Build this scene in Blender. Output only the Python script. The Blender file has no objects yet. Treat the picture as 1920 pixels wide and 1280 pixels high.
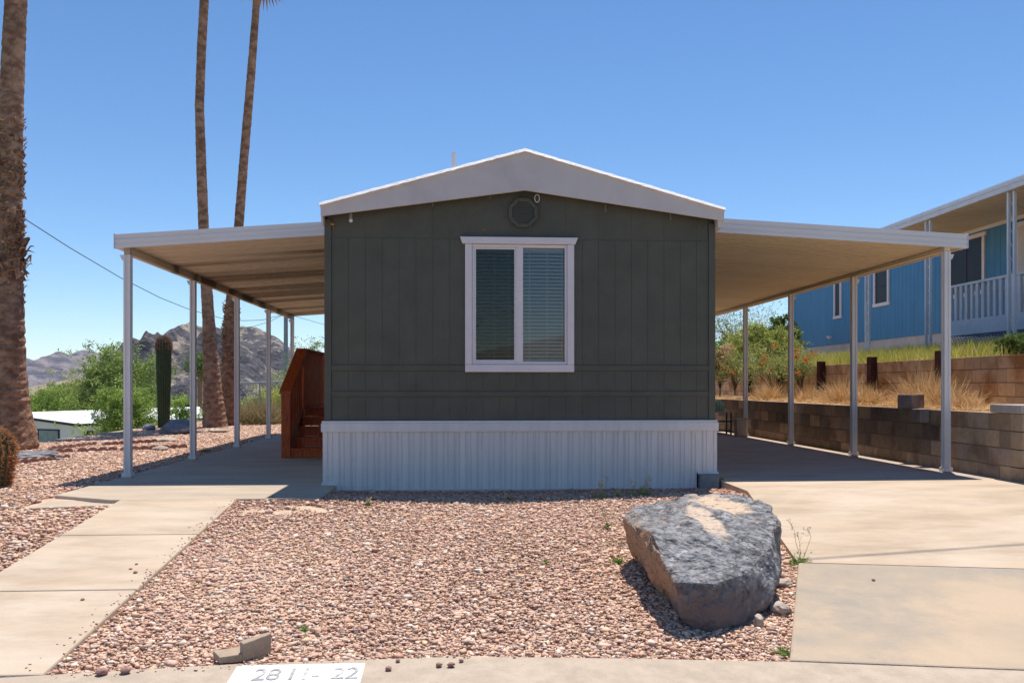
import bpy, math, random
import numpy as np
from mathutils import Vector, noise as MN
random.seed(7); RS = np.random.RandomState(11)
C = bpy.context.scene
R = math.radians
# ------------------------------------------------------------------ camera, light, exposure
F, CU, HV, YAW, CH = 1600.0, 960.0, 723.0, R(3.4), 1.07
cd = bpy.data.cameras.new('camera'); cam = bpy.data.objects.new('camera', cd); C.collection.objects.link(cam)
cam.location = (0, 0, CH); cam.rotation_euler = (R(90), 0, -YAW)
cd.lens = 30.0; cd.sensor_width = 36.0; cd.shift_y = 83 / 1920.0; cd.clip_start = 0.05; cd.clip_end = 20000
C.camera = cam
SUNV = Vector((0.12, 0.288, 1.0)).normalized()
EL = math.asin(SUNV.z); AZ = math.atan2(SUNV.x, SUNV.y)
w = bpy.data.worlds.new('World'); C.world = w; w.use_nodes = True
nt = w.node_tree; bg = nt.nodes['Background']; sky = nt.nodes.new('ShaderNodeTexSky')
sky.sky_type = 'NISHITA'; sky.sun_disc = False; sky.sun_elevation = EL; sky.sun_rotation = AZ
sky.altitude = 1500; sky.air_density = 1.0; sky.dust_density = 0.0; sky.ozone_density = 3.2
hs = nt.nodes.new('ShaderNodeHueSaturation'); hs.inputs['Saturation'].default_value = 1.14; hs.inputs['Value'].default_value = 0.98
nt.links.new(sky.outputs[0], hs.inputs['Color']); nt.links.new(hs.outputs[0], bg.inputs[0]); bg.inputs[1].default_value = 0.122
sl = bpy.data.lights.new('sun', 'SUN'); so = bpy.data.objects.new('sun', sl); C.collection.objects.link(so)
sl.energy = 4.5; sl.angle = R(0.53); sl.color = (1.0, 0.94, 0.86)
so.rotation_euler = SUNV.to_track_quat('Z', 'Y').to_euler()
C.view_settings.view_transform = 'Standard'; C.view_settings.look = 'None'
C.view_settings.exposure = 0.36; C.view_settings.gamma = 1.0
C.render.engine = 'CYCLES'
C.cycles.max_bounces = 8; C.cycles.transparent_max_bounces = 12

# ------------------------------------------------------------------ geometry helpers
ct, st = math.cos(YAW), math.sin(YAW)
def ray(u, v):
    a = (u - CU) / F
    return Vector((a * ct + st, ct - a * st, (HV - v) / F))
def P(u, v, Y):                                   # the point at depth Y seen at a photo pixel
    d = ray(u, v); k = Y / d.y
    return Vector((d.x * k, Y, CH + d.z * k))
def PX(u, v, X):
    d = ray(u, v); k = X / d.x
    return Vector((X, d.y * k, CH + d.z * k))
def zg(y):
    if y >= 8.3: return 0.0
    if y >= 4.0: return -0.105 * (8.3 - y)
    return -0.4515 - 0.03 * min(1.0, (4.0 - y) / 3)
def G(u, v):
    d = ray(u, v); k = 1.0
    for _ in range(60):
        k = 0.5 * k + 0.5 * (zg(d.y * k) - CH) / d.z
    return (d.x * k, d.y * k)

def tag(o, label=None, cat=None, group=None, kind=None):
    if label: o['label'] = label
    if cat: o['category'] = cat
    if group: o['group'] = group
    if kind: o['kind'] = kind
    return o
ORI = {}
def thing(name, loc, label, cat, group=None):
    o = bpy.data.objects.new(name, None); C.collection.objects.link(o)
    o.location = loc; ORI[o.name] = Vector(loc); o.empty_display_size = 0.2
    return tag(o, label, cat, group)
class MB:
    def __init__(s): s.v = []; s.f = []; s.c = []
    def add(s, vs, fs, col=None):
        n = len(s.v); s.v += [tuple(p) for p in vs]; s.f += [tuple(i + n for i in f) for f in fs]
        s.c += [col or (1, 1, 1)] * len(vs); return s
    def box(s, x0, x1, y0, y1, z0, z1, col=None):
        return s.add([(x0,y0,z0),(x1,y0,z0),(x1,y1,z0),(x0,y1,z0),(x0,y0,z1),(x1,y0,z1),(x1,y1,z1),(x0,y1,z1)],
              [(0,3,2,1),(4,5,6,7),(0,1,5,4),(1,2,6,5),(2,3,7,6),(3,0,4,7)], col)
    def hexa(s, b, t, col=None):                   # bottom 4, top 4 corners
        return s.add(list(b) + list(t), [(3,2,1,0),(4,5,6,7),(0,1,5,4),(1,2,6,5),(2,3,7,6),(3,0,4,7)], col)
    def prism(s, poly, z0, z1, col=None):          # vertical prism, z may be callables
        n = len(poly); a = z0 if callable(z0) else (lambda x, y: z0); b = z1 if callable(z1) else (lambda x, y: z1)
        s.add([(x, y, a(x, y)) for x, y in poly] + [(x, y, b(x, y)) for x, y in poly],
              [tuple(range(n))[::-1], tuple(range(n, 2*n))] + [(i, (i+1) % n, (i+1) % n + n, i + n) for i in range(n)], col)
        return s
    def prof(s, poly, a, b, axis):                 # polygon in the other two axes extruded along axis
        n = len(poly)
        def mk(p, q):
            return {'x': (q, p[0], p[1]), 'y': (p[0], q, p[1])}[axis]
        return s.add([mk(p, a) for p in poly] + [mk(p, b) for p in poly],
              [tuple(range(n)), tuple(range(n, 2*n))[::-1]] + [(i, i+n, (i+1) % n + n, (i+1) % n) for i in range(n)])
    def tube(s, pts, rad, n=10, cap=True, col=None, wob=0.0):
        pts = [Vector(p) for p in pts]; rad = rad if hasattr(rad, '__len__') else [rad] * len(pts)
        vs = []; fs = []
        for i, p in enumerate(pts):
            t = (pts[min(i+1, len(pts)-1)] - pts[max(i-1, 0)]).normalized()
            a = t.orthogonal() if i == 0 else (pa - t * pa.dot(t))
            a.normalize(); pa = a; b = t.cross(a)
            for k in range(n):
                an = 2 * math.pi * k / n; r = rad[i] * (1 + (random.uniform(-wob, wob) if wob else 0))
                vs.append(p + (a * math.cos(an) + b * math.sin(an)) * r)
        for i in range(len(pts) - 1):
            for k in range(n):
                fs.append((i*n+k, i*n+(k+1) % n, (i+1)*n+(k+1) % n, (i+1)*n+k))
        if cap: fs.append(tuple(range(n))[::-1]); fs.append(tuple(range((len(pts)-1)*n, len(pts)*n)))
        return s.add(vs, fs, col)
    def build(s, name, mat, parent=None, smooth=False, bevel=0, label=None):
        me = bpy.data.meshes.new(name); root = parent
        while root is not None and root.parent is not None: root = root.parent
        off = ORI.get(root.name, Vector((0, 0, 0))) if root else Vector((0, 0, 0))
        me.from_pydata([(x - off.x, y - off.y, z - off.z) for x, y, z in s.v], [], s.f)
        ca = me.color_attributes.new('col', 'FLOAT_COLOR', 'POINT')
        ca.data.foreach_set('color', np.array([(*c, 1) for c in s.c], dtype=np.float32).ravel())
        me.materials.append(mat)
        if smooth: me.polygons.foreach_set('use_smooth', [True] * len(me.polygons))
        o = bpy.data.objects.new(name, me); C.collection.objects.link(o)
        if parent: o.parent = parent
        if bevel:
            m = o.modifiers.new('bevel', 'BEVEL'); m.width = bevel; m.segments = 2; m.limit_method = 'ANGLE'
        if label: o['label'] = label
        return o
def npmesh(name, V, Fc, cols, mat, parent=None, smooth=False):   # arrays of verts, equal-size faces, vertex colours
    me = bpy.data.meshes.new(name); k = Fc.shape[1]
    if parent is not None:
        r = parent
        while r.parent is not None: r = r.parent
        V = V - np.array(ORI.get(r.name, (0, 0, 0)))
    me.vertices.add(len(V)); me.vertices.foreach_set('co', V.astype(np.float32).ravel())
    me.loops.add(Fc.size); me.loops.foreach_set('vertex_index', Fc.astype(np.int32).ravel())
    me.polygons.add(len(Fc)); me.polygons.foreach_set('loop_start', np.arange(0, Fc.size, k, dtype=np.int32))
    me.polygons.foreach_set('loop_total', np.full(len(Fc), k, dtype=np.int32))
    if smooth: me.polygons.foreach_set('use_smooth', np.ones(len(Fc), dtype=bool))
    ca = me.color_attributes.new('col', 'FLOAT_COLOR', 'POINT')
    ca.data.foreach_set('color', np.concatenate([cols, np.ones((len(cols), 1))], 1).astype(np.float32).ravel())
    me.update(); me.validate(); me.materials.append(mat)
    o = bpy.data.objects.new(name, me); C.collection.objects.link(o)
    if parent is not None: o.parent = parent
    return o
def copy_tree(o, loc=None, parent=None):
    c = o.copy(); C.collection.objects.link(c)
    if parent is not None: c.parent = parent
    if loc is not None: c.location = loc
    for ch in [x for x in o.children]: copy_tree(ch, None, c)
    return c

# ------------------------------------------------------------------ materials
def M(name, c1, c2=None, rough=0.75, vs=6, bump=0.0, bs=60, metal=0.0, stretch=(1,1,1), attr=False, spec=0.3,
      c3=None, s3=1.5, t3=(0.55, 0.7), bstretch=None, contrast=(0.35, 0.65), trans=0.0, bd=0.02, r3=0.6):
    m = bpy.data.materials.new(name); m.use_nodes = True; t = m.node_tree; N = t.nodes; L = t.links
    b = N['Principled BSDF']; b.inputs['Roughness'].default_value = rough; b.inputs['Metallic'].default_value = metal
    b.inputs['Specular IOR Level'].default_value = spec
    tc = N.new('ShaderNodeTexCoord'); mp = N.new('ShaderNodeMapping'); mp.inputs['Scale'].default_value = stretch
    L.new(tc.outputs['Object'], mp.inputs['Vector'])
    def mix(f, a, bb):
        x = N.new('ShaderNodeMix'); x.data_type = 'RGBA'
        for s_, val in ((0, f), (6, a), (7, bb)):
            if hasattr(val, 'links'): L.new(val, x.inputs[s_])
            elif s_ == 0: x.inputs[0].default_value = val
            else: x.inputs[s_].default_value = (*val, 1)
        return x
    def ramp(src, lo, hi):
        r = N.new('ShaderNodeMapRange'); r.inputs[1].default_value = lo; r.inputs[2].default_value = hi
        L.new(src, r.inputs[0]); return r.outputs[0]
    out = None
    if c2 is None: c2 = tuple(x * 0.82 for x in c1)
    n1 = N.new('ShaderNodeTexNoise'); n1.inputs['Scale'].default_value = vs; n1.inputs['Detail'].default_value = 7
    n1.inputs['Roughness'].default_value = 0.62
    L.new(mp.outputs[0], n1.inputs['Vector'])
    out = mix(ramp(n1.outputs[0], *contrast), c1, c2).outputs[2]
    if c3 is not None:
        n3 = N.new('ShaderNodeTexNoise'); n3.inputs['Scale'].default_value = s3; n3.inputs['Detail'].default_value = 8; n3.inputs['Roughness'].default_value = r3
        L.new(mp.outputs[0], n3.inputs['Vector'])
        out = mix(ramp(n3.outputs[0], *t3), out, c3).outputs[2]
    if attr:
        a = N.new('ShaderNodeAttribute'); a.attribute_name = 'col'
        x = N.new('ShaderNodeMix'); x.data_type = 'RGBA'; x.blend_type = 'MULTIPLY'; x.inputs[0].default_value = 1
        L.new(out, x.inputs[6]); L.new(a.outputs['Color'], x.inputs[7]); out = x.outputs[2]
    L.new(out, b.inputs['Base Color'])
    if bump:
        nb = N.new('ShaderNodeTexNoise'); nb.inputs['Scale'].default_value = bs; nb.inputs['Detail'].default_value = 6
        if bstretch:
            m2 = N.new('ShaderNodeMapping'); m2.inputs['Scale'].default_value = bstretch
            L.new(tc.outputs['Object'], m2.inputs['Vector']); L.new(m2.outputs[0], nb.inputs['Vector'])
        else: L.new(mp.outputs[0], nb.inputs['Vector'])
        bp = N.new('ShaderNodeBump'); bp.inputs['Strength'].default_value = bump; bp.inputs['Distance'].default_value = bd
        L.new(nb.outputs[0], bp.inputs['Height']); L.new(bp.outputs[0], b.inputs['Normal'])
    if trans:
        tr = N.new('ShaderNodeBsdfTranslucent'); L.new(out, tr.inputs[0])
        mx = N.new('ShaderNodeMixShader'); mx.inputs[0].default_value = trans
        L.new(b.outputs[0], mx.inputs[1]); L.new(tr.outputs[0], mx.inputs[2])
        L.new(mx.outputs[0], N['Material Output'].inputs[0])
    return m
W1 = (1, 1, 1)
siding_m = M('siding_paint', (0.118, 0.114, 0.089), (0.097, 0.093, 0.073), 0.7, 3, 0.25, 18, stretch=(1,1,1), bstretch=(30,30,1.5), spec=0.25, c3=(0.125,0.116,0.094), s3=0.9)
white_m = M('white_paint', (0.66, 0.59, 0.56), (0.60, 0.53, 0.505), 0.6, 2.5, 0.06, 30, c3=(0.45,0.39,0.37), s3=1.1, t3=(0.55,0.8))
skirt_m = M('skirt_panel', (0.72, 0.675, 0.645), (0.63, 0.595, 0.575), 0.45, 2.0, 0.03, 30, stretch=(6,6,0.6), spec=0.4)
vinyl_m = M('window_vinyl', (0.78, 0.70, 0.70), (0.72, 0.65, 0.65), 0.5, 3)
alu_m = M('white_aluminium', (0.80, 0.745, 0.72), (0.72, 0.67, 0.65), 0.4, 1.2, 0.02, 40, stretch=(.4,.4,1.2), spec=0.5, c3=(0.56,0.50,0.47), s3=2, t3=(0.62,0.85))
pan_l_m = M('awning_pan', (0.76, 0.63, 0.48), (0.60, 0.48, 0.34), 0.55, 0.6, 0.05, 40, stretch=(0.04,1.5,1), c3=(0.25,0.17,0.10), s3=.9, t3=(0.48,0.545), r3=.45)  # tan base includes the warm bounce light from the gravel
pan_r_m = M('carport_pan', (0.78, 0.64, 0.45), (0.68, 0.55, 0.38), 0.55, 0.8, 0.05, 40, stretch=(0.2,1.2,1))  # warm light thrown up from the ground is mixed into this tan
roofcoat_m = M('roof_coating', (0.86, 0.84, 0.82), (0.76, 0.73, 0.70), 0.7, 9, 0.4, 30, c3=(0.35,0.27,0.22), s3=14, t3=(0.62,0.75))
concrete_m = M('tan_concrete', (0.54, 0.42, 0.30), (0.43, 0.33, 0.235), 0.9, 1.6, 0.22, 120, c3=(0.58,0.475,0.365), s3=0.9, t3=(0.46,0.66), stretch=(.7,2.0,1), r3=.7, contrast=(.40,.62))
concrete_p = M('patio_concrete', (0.50, 0.40, 0.295), (0.40, 0.325, 0.245), 0.9, 2.2, 0.2, 120, c3=(0.52,0.43,0.33), s3=0.6, t3=(0.5,0.7), stretch=(0.6,2,1))
concrete_g = M('apron_concrete', (0.50, 0.38, 0.265), (0.42, 0.335, 0.245), 0.9, 1.3, 0.25, 110, c3=(0.335,0.29,0.235), s3=0.75, t3=(0.45,0.62), r3=.72, contrast=(.42,.60))
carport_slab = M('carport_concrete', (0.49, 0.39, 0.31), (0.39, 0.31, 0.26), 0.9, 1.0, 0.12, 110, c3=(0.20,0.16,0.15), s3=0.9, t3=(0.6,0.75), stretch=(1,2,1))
curb_m = M('curb_concrete', (0.52, 0.42, 0.32), (0.42, 0.34, 0.26), 0.92, 9, 0.35, 140, c3=(0.36,0.29,0.23), s3=30, t3=(0.62,0.75))
asphalt_m = M('asphalt', (0.07, 0.068, 0.066), (0.05, 0.049, 0.048), 0.95, 20, 0.5, 200)
stone_m = M('gravel_stone', (1,1,1), (0.80,0.78,0.76), 0.9, 60, 0.0, attr=True, spec=0.15)
dirt_m = M('gravel_ground', (0.66, 0.47, 0.35), (0.50, 0.35, 0.26), 0.95, 26, 0.8, 45, c3=(0.60,0.46,0.31), s3=1.2, t3=(0.5,0.7), contrast=(0.42,0.58))
desert_m = M('desert_soil', (0.36, 0.29, 0.19), (0.19, 0.20, 0.09), 0.95, 0.08, 0.5, 1.5, c3=(0.15,0.19,0.06), s3=0.03)
soil_m = M('planter_soil', (0.50, 0.34, 0.19), (0.36, 0.23, 0.12), 0.95, 8, 0.7, 30)
block_m = M('concrete_block', (1,1,1), (0.80,0.77,0.74), 0.92, 9, 0.35, 70, attr=True, c3=(0.62,0.54,0.50), s3=2.5, t3=(0.52,0.66), spec=0.15)
block_u = M('terrace_block', (1,1,1), (0.84,0.80,0.76), 0.92, 7, 0.35, 70, attr=True, c3=(0.58,0.42,0.30), s3=1.6, t3=(0.48,0.62), spec=0.15)
mortar_m = M('mortar', (0.26, 0.19, 0.14), None, 0.95, 20, 0.3, 80)
wood_m = M('stained_wood', (0.62, 0.115, 0.010), (0.34, 0.038, 0.004), 0.5, 5, 0.2, 22, stretch=(6,6,1.2), spec=0.4, c3=(0.10,0.02,0.008), s3=2.2, t3=(0.63,0.72))
rust_m = M('rusted_steel', (0.11, 0.040, 0.028), (0.06, 0.022, 0.018), 0.85, 10, 0.3, 60)
orange_m = M('orange_foam', (0.55, 0.22, 0.05), (0.35, 0.12, 0.03), 0.8, 60)
black_m = M('black_metal', (0.02, 0.02, 0.02), None, 0.5, 5)
bulbglass = M('frosted_glass', (0.75, 0.75, 0.76), None, 0.15, 5, spec=0.6)
socket_m = M('bulb_socket', (0.32, 0.27, 0.19), None, 0.5, 5)
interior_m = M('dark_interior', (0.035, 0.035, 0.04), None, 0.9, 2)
blind_m = M('blind_slat', (0.62, 0.61, 0.57), (0.56, 0.55, 0.52), 0.5, 2)
blue_m = M('blue_siding', (0.080, 0.255, 0.46), (0.066, 0.22, 0.41), 0.6, 3, 0.1, 30, stretch=(1,1,0.3))
blockbase_m = M('painted_base', (0.60, 0.56, 0.55), (0.48, 0.45, 0.45), 0.8, 2.5, 0.2, 30)
lattice_m = M('grey_lattice', (0.20, 0.27, 0.38), (0.16, 0.22, 0.32), 0.7, 4)
graywhite_m = M('porch_paint', (0.60, 0.65, 0.74), (0.52, 0.57, 0.66), 0.6, 4)
trunk_m = M('palm_bark', (0.40, 0.235, 0.15), (0.19, 0.10, 0.062), 0.95, 5, 0.9, 14, attr=True, stretch=(1,1,1.6), bstretch=(2.5,2.5,1.6), c3=(0.13,0.085,0.06), s3=1.0, t3=(0.55,0.72), contrast=(0.4,0.6))
fibre_m = M('palm_fibre', (0.36, 0.22, 0.14), (0.16, 0.085, 0.055), 0.95, 16, 0.6, 50, attr=True, c3=(0.50,0.37,0.26), s3=6)
bark_m = M('bark', (0.22, 0.16, 0.10), (0.12, 0.09, 0.06), 0.95, 12, 0.6, 30, attr=True)
leaf_m = M('leaf', (1,1,1), (0.85,0.88,0.8), 0.7, 2, attr=True, trans=0.35, spec=0.2)
dry_m = M('dry_grass', (1,1,1), (0.85,0.8,0.75), 0.8, 4, attr=True, trans=0.25, spec=0.2)
cactus_m = M('cactus_skin', (0.075, 0.10, 0.045), (0.05, 0.07, 0.03), 0.8, 8, 0.3, 40, attr=True)
spine_m = M('cactus_spine', (0.9, 0.9, 0.9), (0.75, 0.7, 0.66), 0.7, 5, attr=True, trans=0.15)
terracotta_m = M('red_edging', (0.40, 0.235, 0.19), (0.30, 0.16, 0.13), 0.9, 14, 0.3, 60)
greyrock_m = M('grey_rock', (0.26, 0.27, 0.30), (0.14, 0.14, 0.16), 0.85, 6, 0.7, 25, c3=(0.42,0.38,0.34), s3=3)
palerock_m = M('pale_rock', (0.52, 0.44, 0.36), (0.38, 0.31, 0.25), 0.9, 7, 0.6, 25)
roofwhite_m = M('white_roof', (0.80, 0.79, 0.78), (0.72, 0.71, 0.70), 0.6, 1)
stucco_m = M('pale_stucco', (0.86, 0.83, 0.82), (0.80, 0.77, 0.76), 0.8, 1.5, 0.1, 20)
trimdark_m = M('dark_trim', (0.055, 0.045, 0.06), None, 0.6, 3)
wire_m = M('wire_rubber', (0.045, 0.06, 0.085), None, 0.7, 3)
pole_m = M('weathered_pole', (0.30, 0.34, 0.38), (0.22, 0.25, 0.28), 0.8, 6)

def glass_mat(name, tint, refl):
    m = bpy.data.materials.new(name); m.use_nodes = True; t = m.node_tree; N = t.nodes; L = t.links
    N.remove(N['Principled BSDF'])
    tr = N.new('ShaderNodeBsdfTransparent'); tr.inputs[0].default_value = (*tint, 1)
    gl = N.new('ShaderNodeBsdfGlossy'); gl.inputs['Roughness'].default_value = 0.015; gl.inputs[0].default_value = (0.95, 0.90, 0.84, 1)
    fr = N.new('ShaderNodeFresnel'); fr.inputs[0].default_value = 1.5
    ma = N.new('ShaderNodeMath'); ma.operation = 'ADD'; ma.inputs[1].default_value = refl; L.new(fr.outputs[0], ma.inputs[0])
    mx = N.new('ShaderNodeMixShader'); L.new(ma.outputs[0], mx.inputs[0]); L.new(tr.outputs[0], mx.inputs[1]); L.new(gl.outputs[0], mx.inputs[2])
    L.new(mx.outputs[0], N['Material Output'].inputs[0]); return m
glass_m = glass_mat('window_glass', (0.86, 0.88, 0.86), 0.05)
screen_m = glass_mat('screened_glass', (0.55, 0.55, 0.52), -0.025)
darkglass_m = M('far_window', (0.02, 0.02, 0.03), (0.03, 0.03, 0.038), 0.35, 2, spec=0.15)

# ------------------------------------------------------------------ setting: ground sheets
def smooth(a, b, x):
    t = min(1, max(0, (x - a) / (b - a))); return t * t * (3 - 2 * t)
def terrain(x, y):
    z = zg(y) - 0.028 - 0.03 * smooth(8.3, 9.3, y)
    west = smooth(-8.15, -14.0, x); north = smooth(26.0, 36.0, y)
    d = max(west, north)
    far = math.hypot(x, y)
    n = MN.noise(Vector((x * 0.05, y * 0.05, 0))) * 0.5 * smooth(30, 80, far)
    if x < -8.15 or y > 26: z += -3.6 * d + n - 3.0 * smooth(60, 400, far)
    return z
def axis(lo, hi, step, far, n):
    a = list(np.arange(lo, hi + 1e-6, step)); k = np.geomspace(step, far, n)
    return [lo - x for x in k[::-1]] + a + [hi + x for x in k]
xs = axis(-16, 8, 0.6, 9000, 34); ys = axis(-1, 37, 0.5, 9000, 34)
g = MB(); g.v = [(x, y, terrain(x, y)) for y in ys for x in xs]; g.c = [W1] * len(g.v)
nx = len(xs)
yardf = []; wildf = []
for j in range(len(ys) - 1):
    for i in range(nx - 1):
        f = (j*nx+i, j*nx+i+1, (j+1)*nx+i+1, (j+1)*nx+i)
        (yardf if (-9 < xs[i] < 7 and -1 < ys[j] < 27) else wildf).append(f)
g.f = yardf + wildf
go = g.build('ground', dirt_m, smooth=True); tag(go, kind='structure'); go.data.materials.append(desert_m)
go.data.polygons.foreach_set('material_index', [0] * len(yardf) + [1] * len(wildf))

def slab(name, polys, mat, top, thick=0.16, kind='structure', bev=0.012):
    b = MB()
    for p in polys: b.prism(p, lambda x, y: top(x, y) - thick, top)
    o = b.build(name, mat, bevel=bev); return tag(o, kind=kind)
def strips(poly_fn, ya, yb, n):                     # split a sloping slab so that it follows the ground
    out = []; e = np.linspace(ya, yb, n + 1)
    for a, b in zip(e[:-1], e[1:]): out.append(poly_fn(a, b))
    return out
flat0 = lambda x, y: 0.0
slab('patio', [[(-3.98, 8.62), (-3.3, 8.24), (-1.34, 8.24), (-1.34, 9.60), (-1.34, 20.6), (-4.02, 20.6)]], concrete_p, flat0)
slab('patio_step', [[(-3.92, 7.98), (-3.22, 8.14), (-3.22, 8.232), (-3.34, 8.25), (-3.95, 8.56)]], concrete_p, lambda x, y: -0.035, 0.12)
def walk(a, b): return [(-3.2, a), (-2.12, a), (-2.12, b), (-3.2, b)]
wk = []
e = [8.225, 7.02, 5.72]
for i in range(2): wk.append(walk(e[i+1] + 0.006, e[i] - 0.006))
wk.append([(-3.2, 5.714), (-3.2, 4.47), (-2.12, 4.46), (-2.12, 5.714)])
slab('walkway', wk, concrete_m, lambda x, y: zg(y) + 0.012)
# driveway: upper part under the carport and the sunny part before it, then the greyer apron
jl = (2.46, 6.12); jr = G(1920, 1067)
jr = (jr[0] + 3 * (jr[0] - jl[0]), jr[1] + 3 * (jr[1] - jl[1]))
dz = lambda x, y: zg(y) + 0.035 * smooth(5.8, 9.2, y)
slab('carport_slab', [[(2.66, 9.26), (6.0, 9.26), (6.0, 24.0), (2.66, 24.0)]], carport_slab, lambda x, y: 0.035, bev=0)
slab('driveway', [[(2.83, 9.255), (2.83, 8.30), (9.5, 8.30), (9.5, 8.95), (6.02, 8.95), (6.0, 9.255)],
                  [(2.83, 8.30), (2.47, 6.14), (jr[0], jr[1] + 0.02), (9.5, 8.30)]], concrete_m, dz, bev=0)
al = G(1480, 1240); ar = G(1920, 1258); ar = (ar[0] + 2.2 * (ar[0] - al[0]), ar[1] + 2.2 * (ar[1] - al[1]))
slab('driveway_apron', [[al, (ar[0], ar[1]), (jr[0], jr[1] - 0.012), (jl[0], jl[1] - 0.012)]], concrete_g, lambda x, y: zg(y) + 0.010)
# sidewalk curb along the street, rolled edge
cu_pts = [(-14.0, 5.55), (-7.0, 5.10), G(-200, 1287), G(0, 1272), G(240, 1258), G(445, 1246), G(860, 1232), G(1200, 1236), (al[0], al[1] - 0.012),
          (ar[0], ar[1] - 0.012), (ar[0] + 4, ar[1] - 0.4)]
cb = MB()
for i in range(len(cu_pts) - 1):
    a, b = cu_pts[i], cu_pts[i + 1]
    cb.prism([(a[0], a[1] - 1.05), (b[0], b[1] - 1.05), b, a], lambda x, y: zg(y) - 0.2, lambda x, y: zg(y) + (0.006 if y > 3.9 else -0.03))
tag(cb.build('sidewalk', curb_m), kind='structure')
stt = MB(); stt.box(-60, 60, -9, 3.75, -0.62, -0.475)
tag(stt.build('street', asphalt_m), kind='structure')
sw2 = MB(); sw2.box(-60, 60, -10.5, -9.0, -0.6, -0.38); tag(sw2.build('far_sidewalk', curb_m), kind='structure')
# painted house number on the curb
wp = MB(); p0 = G(448, 1246); p1 = G(686, 1241)
wx0, wx1 = p0[0], p1[0]
wp.prism([(wx0, 4.22), (wx1, 4.22), (wx1, p1[1] - 0.03), (wx0, p0[1] - 0.03)], lambda x, y: zg(y) + 0.004, lambda x, y: zg(y) + 0.010)
paint_m = M('white_curb_paint', (0.88, 0.87, 0.85), (0.80, 0.79, 0.77), 0.7, 14, 0.2, 90, c3=(0.55,0.47,0.39), s3=26, t3=(0.60,0.68))
ink_m = M('faded_ink', (0.34, 0.33, 0.32), (0.80, 0.79, 0.77), 0.8, 16, contrast=(0.47, 0.66))
pt = thing('painted_address', (wx0, 4.22, zg(4.22)), 'white painted rectangle on the curb with the faded grey address number 2811-22', 'address marking')
wp.build('paint_patch', paint_m, pt)
for txt, x, sx in (('2', 0.105, 0.8), ('8', 0.175, 0.8), ('1', 0.262, 0.9), ('1', 0.330, 0.9), ('-', 0.400, 0.9), ('2', 0.500, 0.8), ('2', 0.572, 0.8)):
    cv = bpy.data.curves.new('digit', 'FONT'); cv.body = txt; cv.size = 0.185; cv.extrude = 0.0008
    to = bpy.data.objects.new('digit_tmp', cv); C.collection.objects.link(to)
    bpy.context.view_layer.update()
    me = bpy.data.meshes.new_from_object(to.evaluated_get(bpy.context.evaluated_depsgraph_get()))
    bpy.data.objects.remove(to)
    b = MB(); y0 = 4.345
    b.add([(wx0 + x + v.co.x * sx, y0 + v.co.y, zg(y0 + v.co.y) + 0.0128 + v.co.z) for v in me.vertices], [tuple(q.vertices) for q in me.polygons])
    b.build('digit', ink_m, pt)

# ------------------------------------------------------------------ gravel
def ico():
    t = (1 + 5 ** .5) / 2
    v = np.array([(-1,t,0),(1,t,0),(-1,-t,0),(1,-t,0),(0,-1,t),(0,1,t),(0,-1,-t),(0,1,-t),(t,0,-1),(t,0,1),(-t,0,-1),(-t,0,1)], float)
    v /= np.linalg.norm(v[0])
    f = np.array([(0,11,5),(0,5,1),(0,1,7),(0,7,10),(0,10,11),(1,5,9),(5,11,4),(11,10,2),(10,7,6),(7,1,8),(3,9,4),(3,4,2),(3,2,6),(3,6,8),(3,8,9),(4,9,5),(2,4,11),(6,2,10),(8,6,7),(9,8,1)])
    return v, f
CV = np.array([(a, b, c) for a in (-1, 1) for b in (-1, 1) for c in (-1, 1)], float) * .72
CF = np.array([(0,1,3),(0,3,2),(4,6,7),(4,7,5),(0,4,5),(0,5,1),(2,3,7),(2,7,6),(0,2,6),(0,6,4),(1,5,7),(1,7,3)])
def rotmats(n, rs):
    q = rs.normal(size=(n, 4)); q /= np.linalg.norm(q, axis=1)[:, None]; a, b, c, d = q.T
    return np.stack([np.stack([1-2*(c*c+d*d), 2*(b*c-a*d), 2*(b*d+a*c)], 1), np.stack([2*(b*c+a*d), 1-2*(b*b+d*d), 2*(c*d-a*b)], 1),
                     np.stack([2*(b*d-a*c), 2*(c*d+a*b), 1-2*(b*b+c*c)], 1)], 1)
PAL = np.array([(0.72,0.50,0.38),(0.80,0.61,0.49),(0.62,0.41,0.31),(0.68,0.49,0.39),(0.86,0.71,0.60),(0.52,0.33,0.24),(0.60,0.37,0.27),(0.76,0.54,0.36),(0.36,0.31,0.28),(0.55,0.48,0.43)])
PW = np.array([.22,.19,.14,.15,.09,.05,.06,.07,.012,.018]); PW /= PW.sum()
def stones(name, pts, size, rs, flat=0.5, red=None, parent=None):
    n = len(pts); tmpl = CV[None] * (1 + rs.uniform(-.62, .38, (40, 8, 3))) * rs.uniform(.62, 1.35, (40, 1, 3))
    V = tmpl[rs.randint(0, 40, n)] * size[:, None, None]
    V = np.einsum('nij,nkj->nki', rotmats(n, rs), V); V[:, :, 2] *= flat
    V += pts[:, None, :]
    F_ = CF[None] + (np.arange(n) * 8)[:, None, None]
    c = PAL[rs.choice(len(PAL), n, p=PW)] * np.array((1.06, 1.0, .96)) * rs.uniform(.88, 1.12, (n, 1))
    if red is not None: c = c * (1 - red[:, None]) + np.array([(0.50,0.22,0.15)]) * rs.uniform(.6, 1.3, (n, 1)) * red[:, None]
    c = np.repeat(np.clip(c, 0, .9), 8, 0)
    return npmesh(name, V.reshape(-1, 3), F_.reshape(-1, 3), c, stone_m, parent)
def inpoly(x, y, poly):
    r = np.zeros(len(x), bool); n = len(poly)
    for i in range(n):
        x0, y0 = poly[i]; x1, y1 = poly[(i+1) % n]
        if y0 == y1: continue
        cnd = ((y0 > y) != (y1 > y)) & (x < (x1 - x0) * (y - y0) / (y1 - y0) + x0); r ^= cnd
    return r
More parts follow.
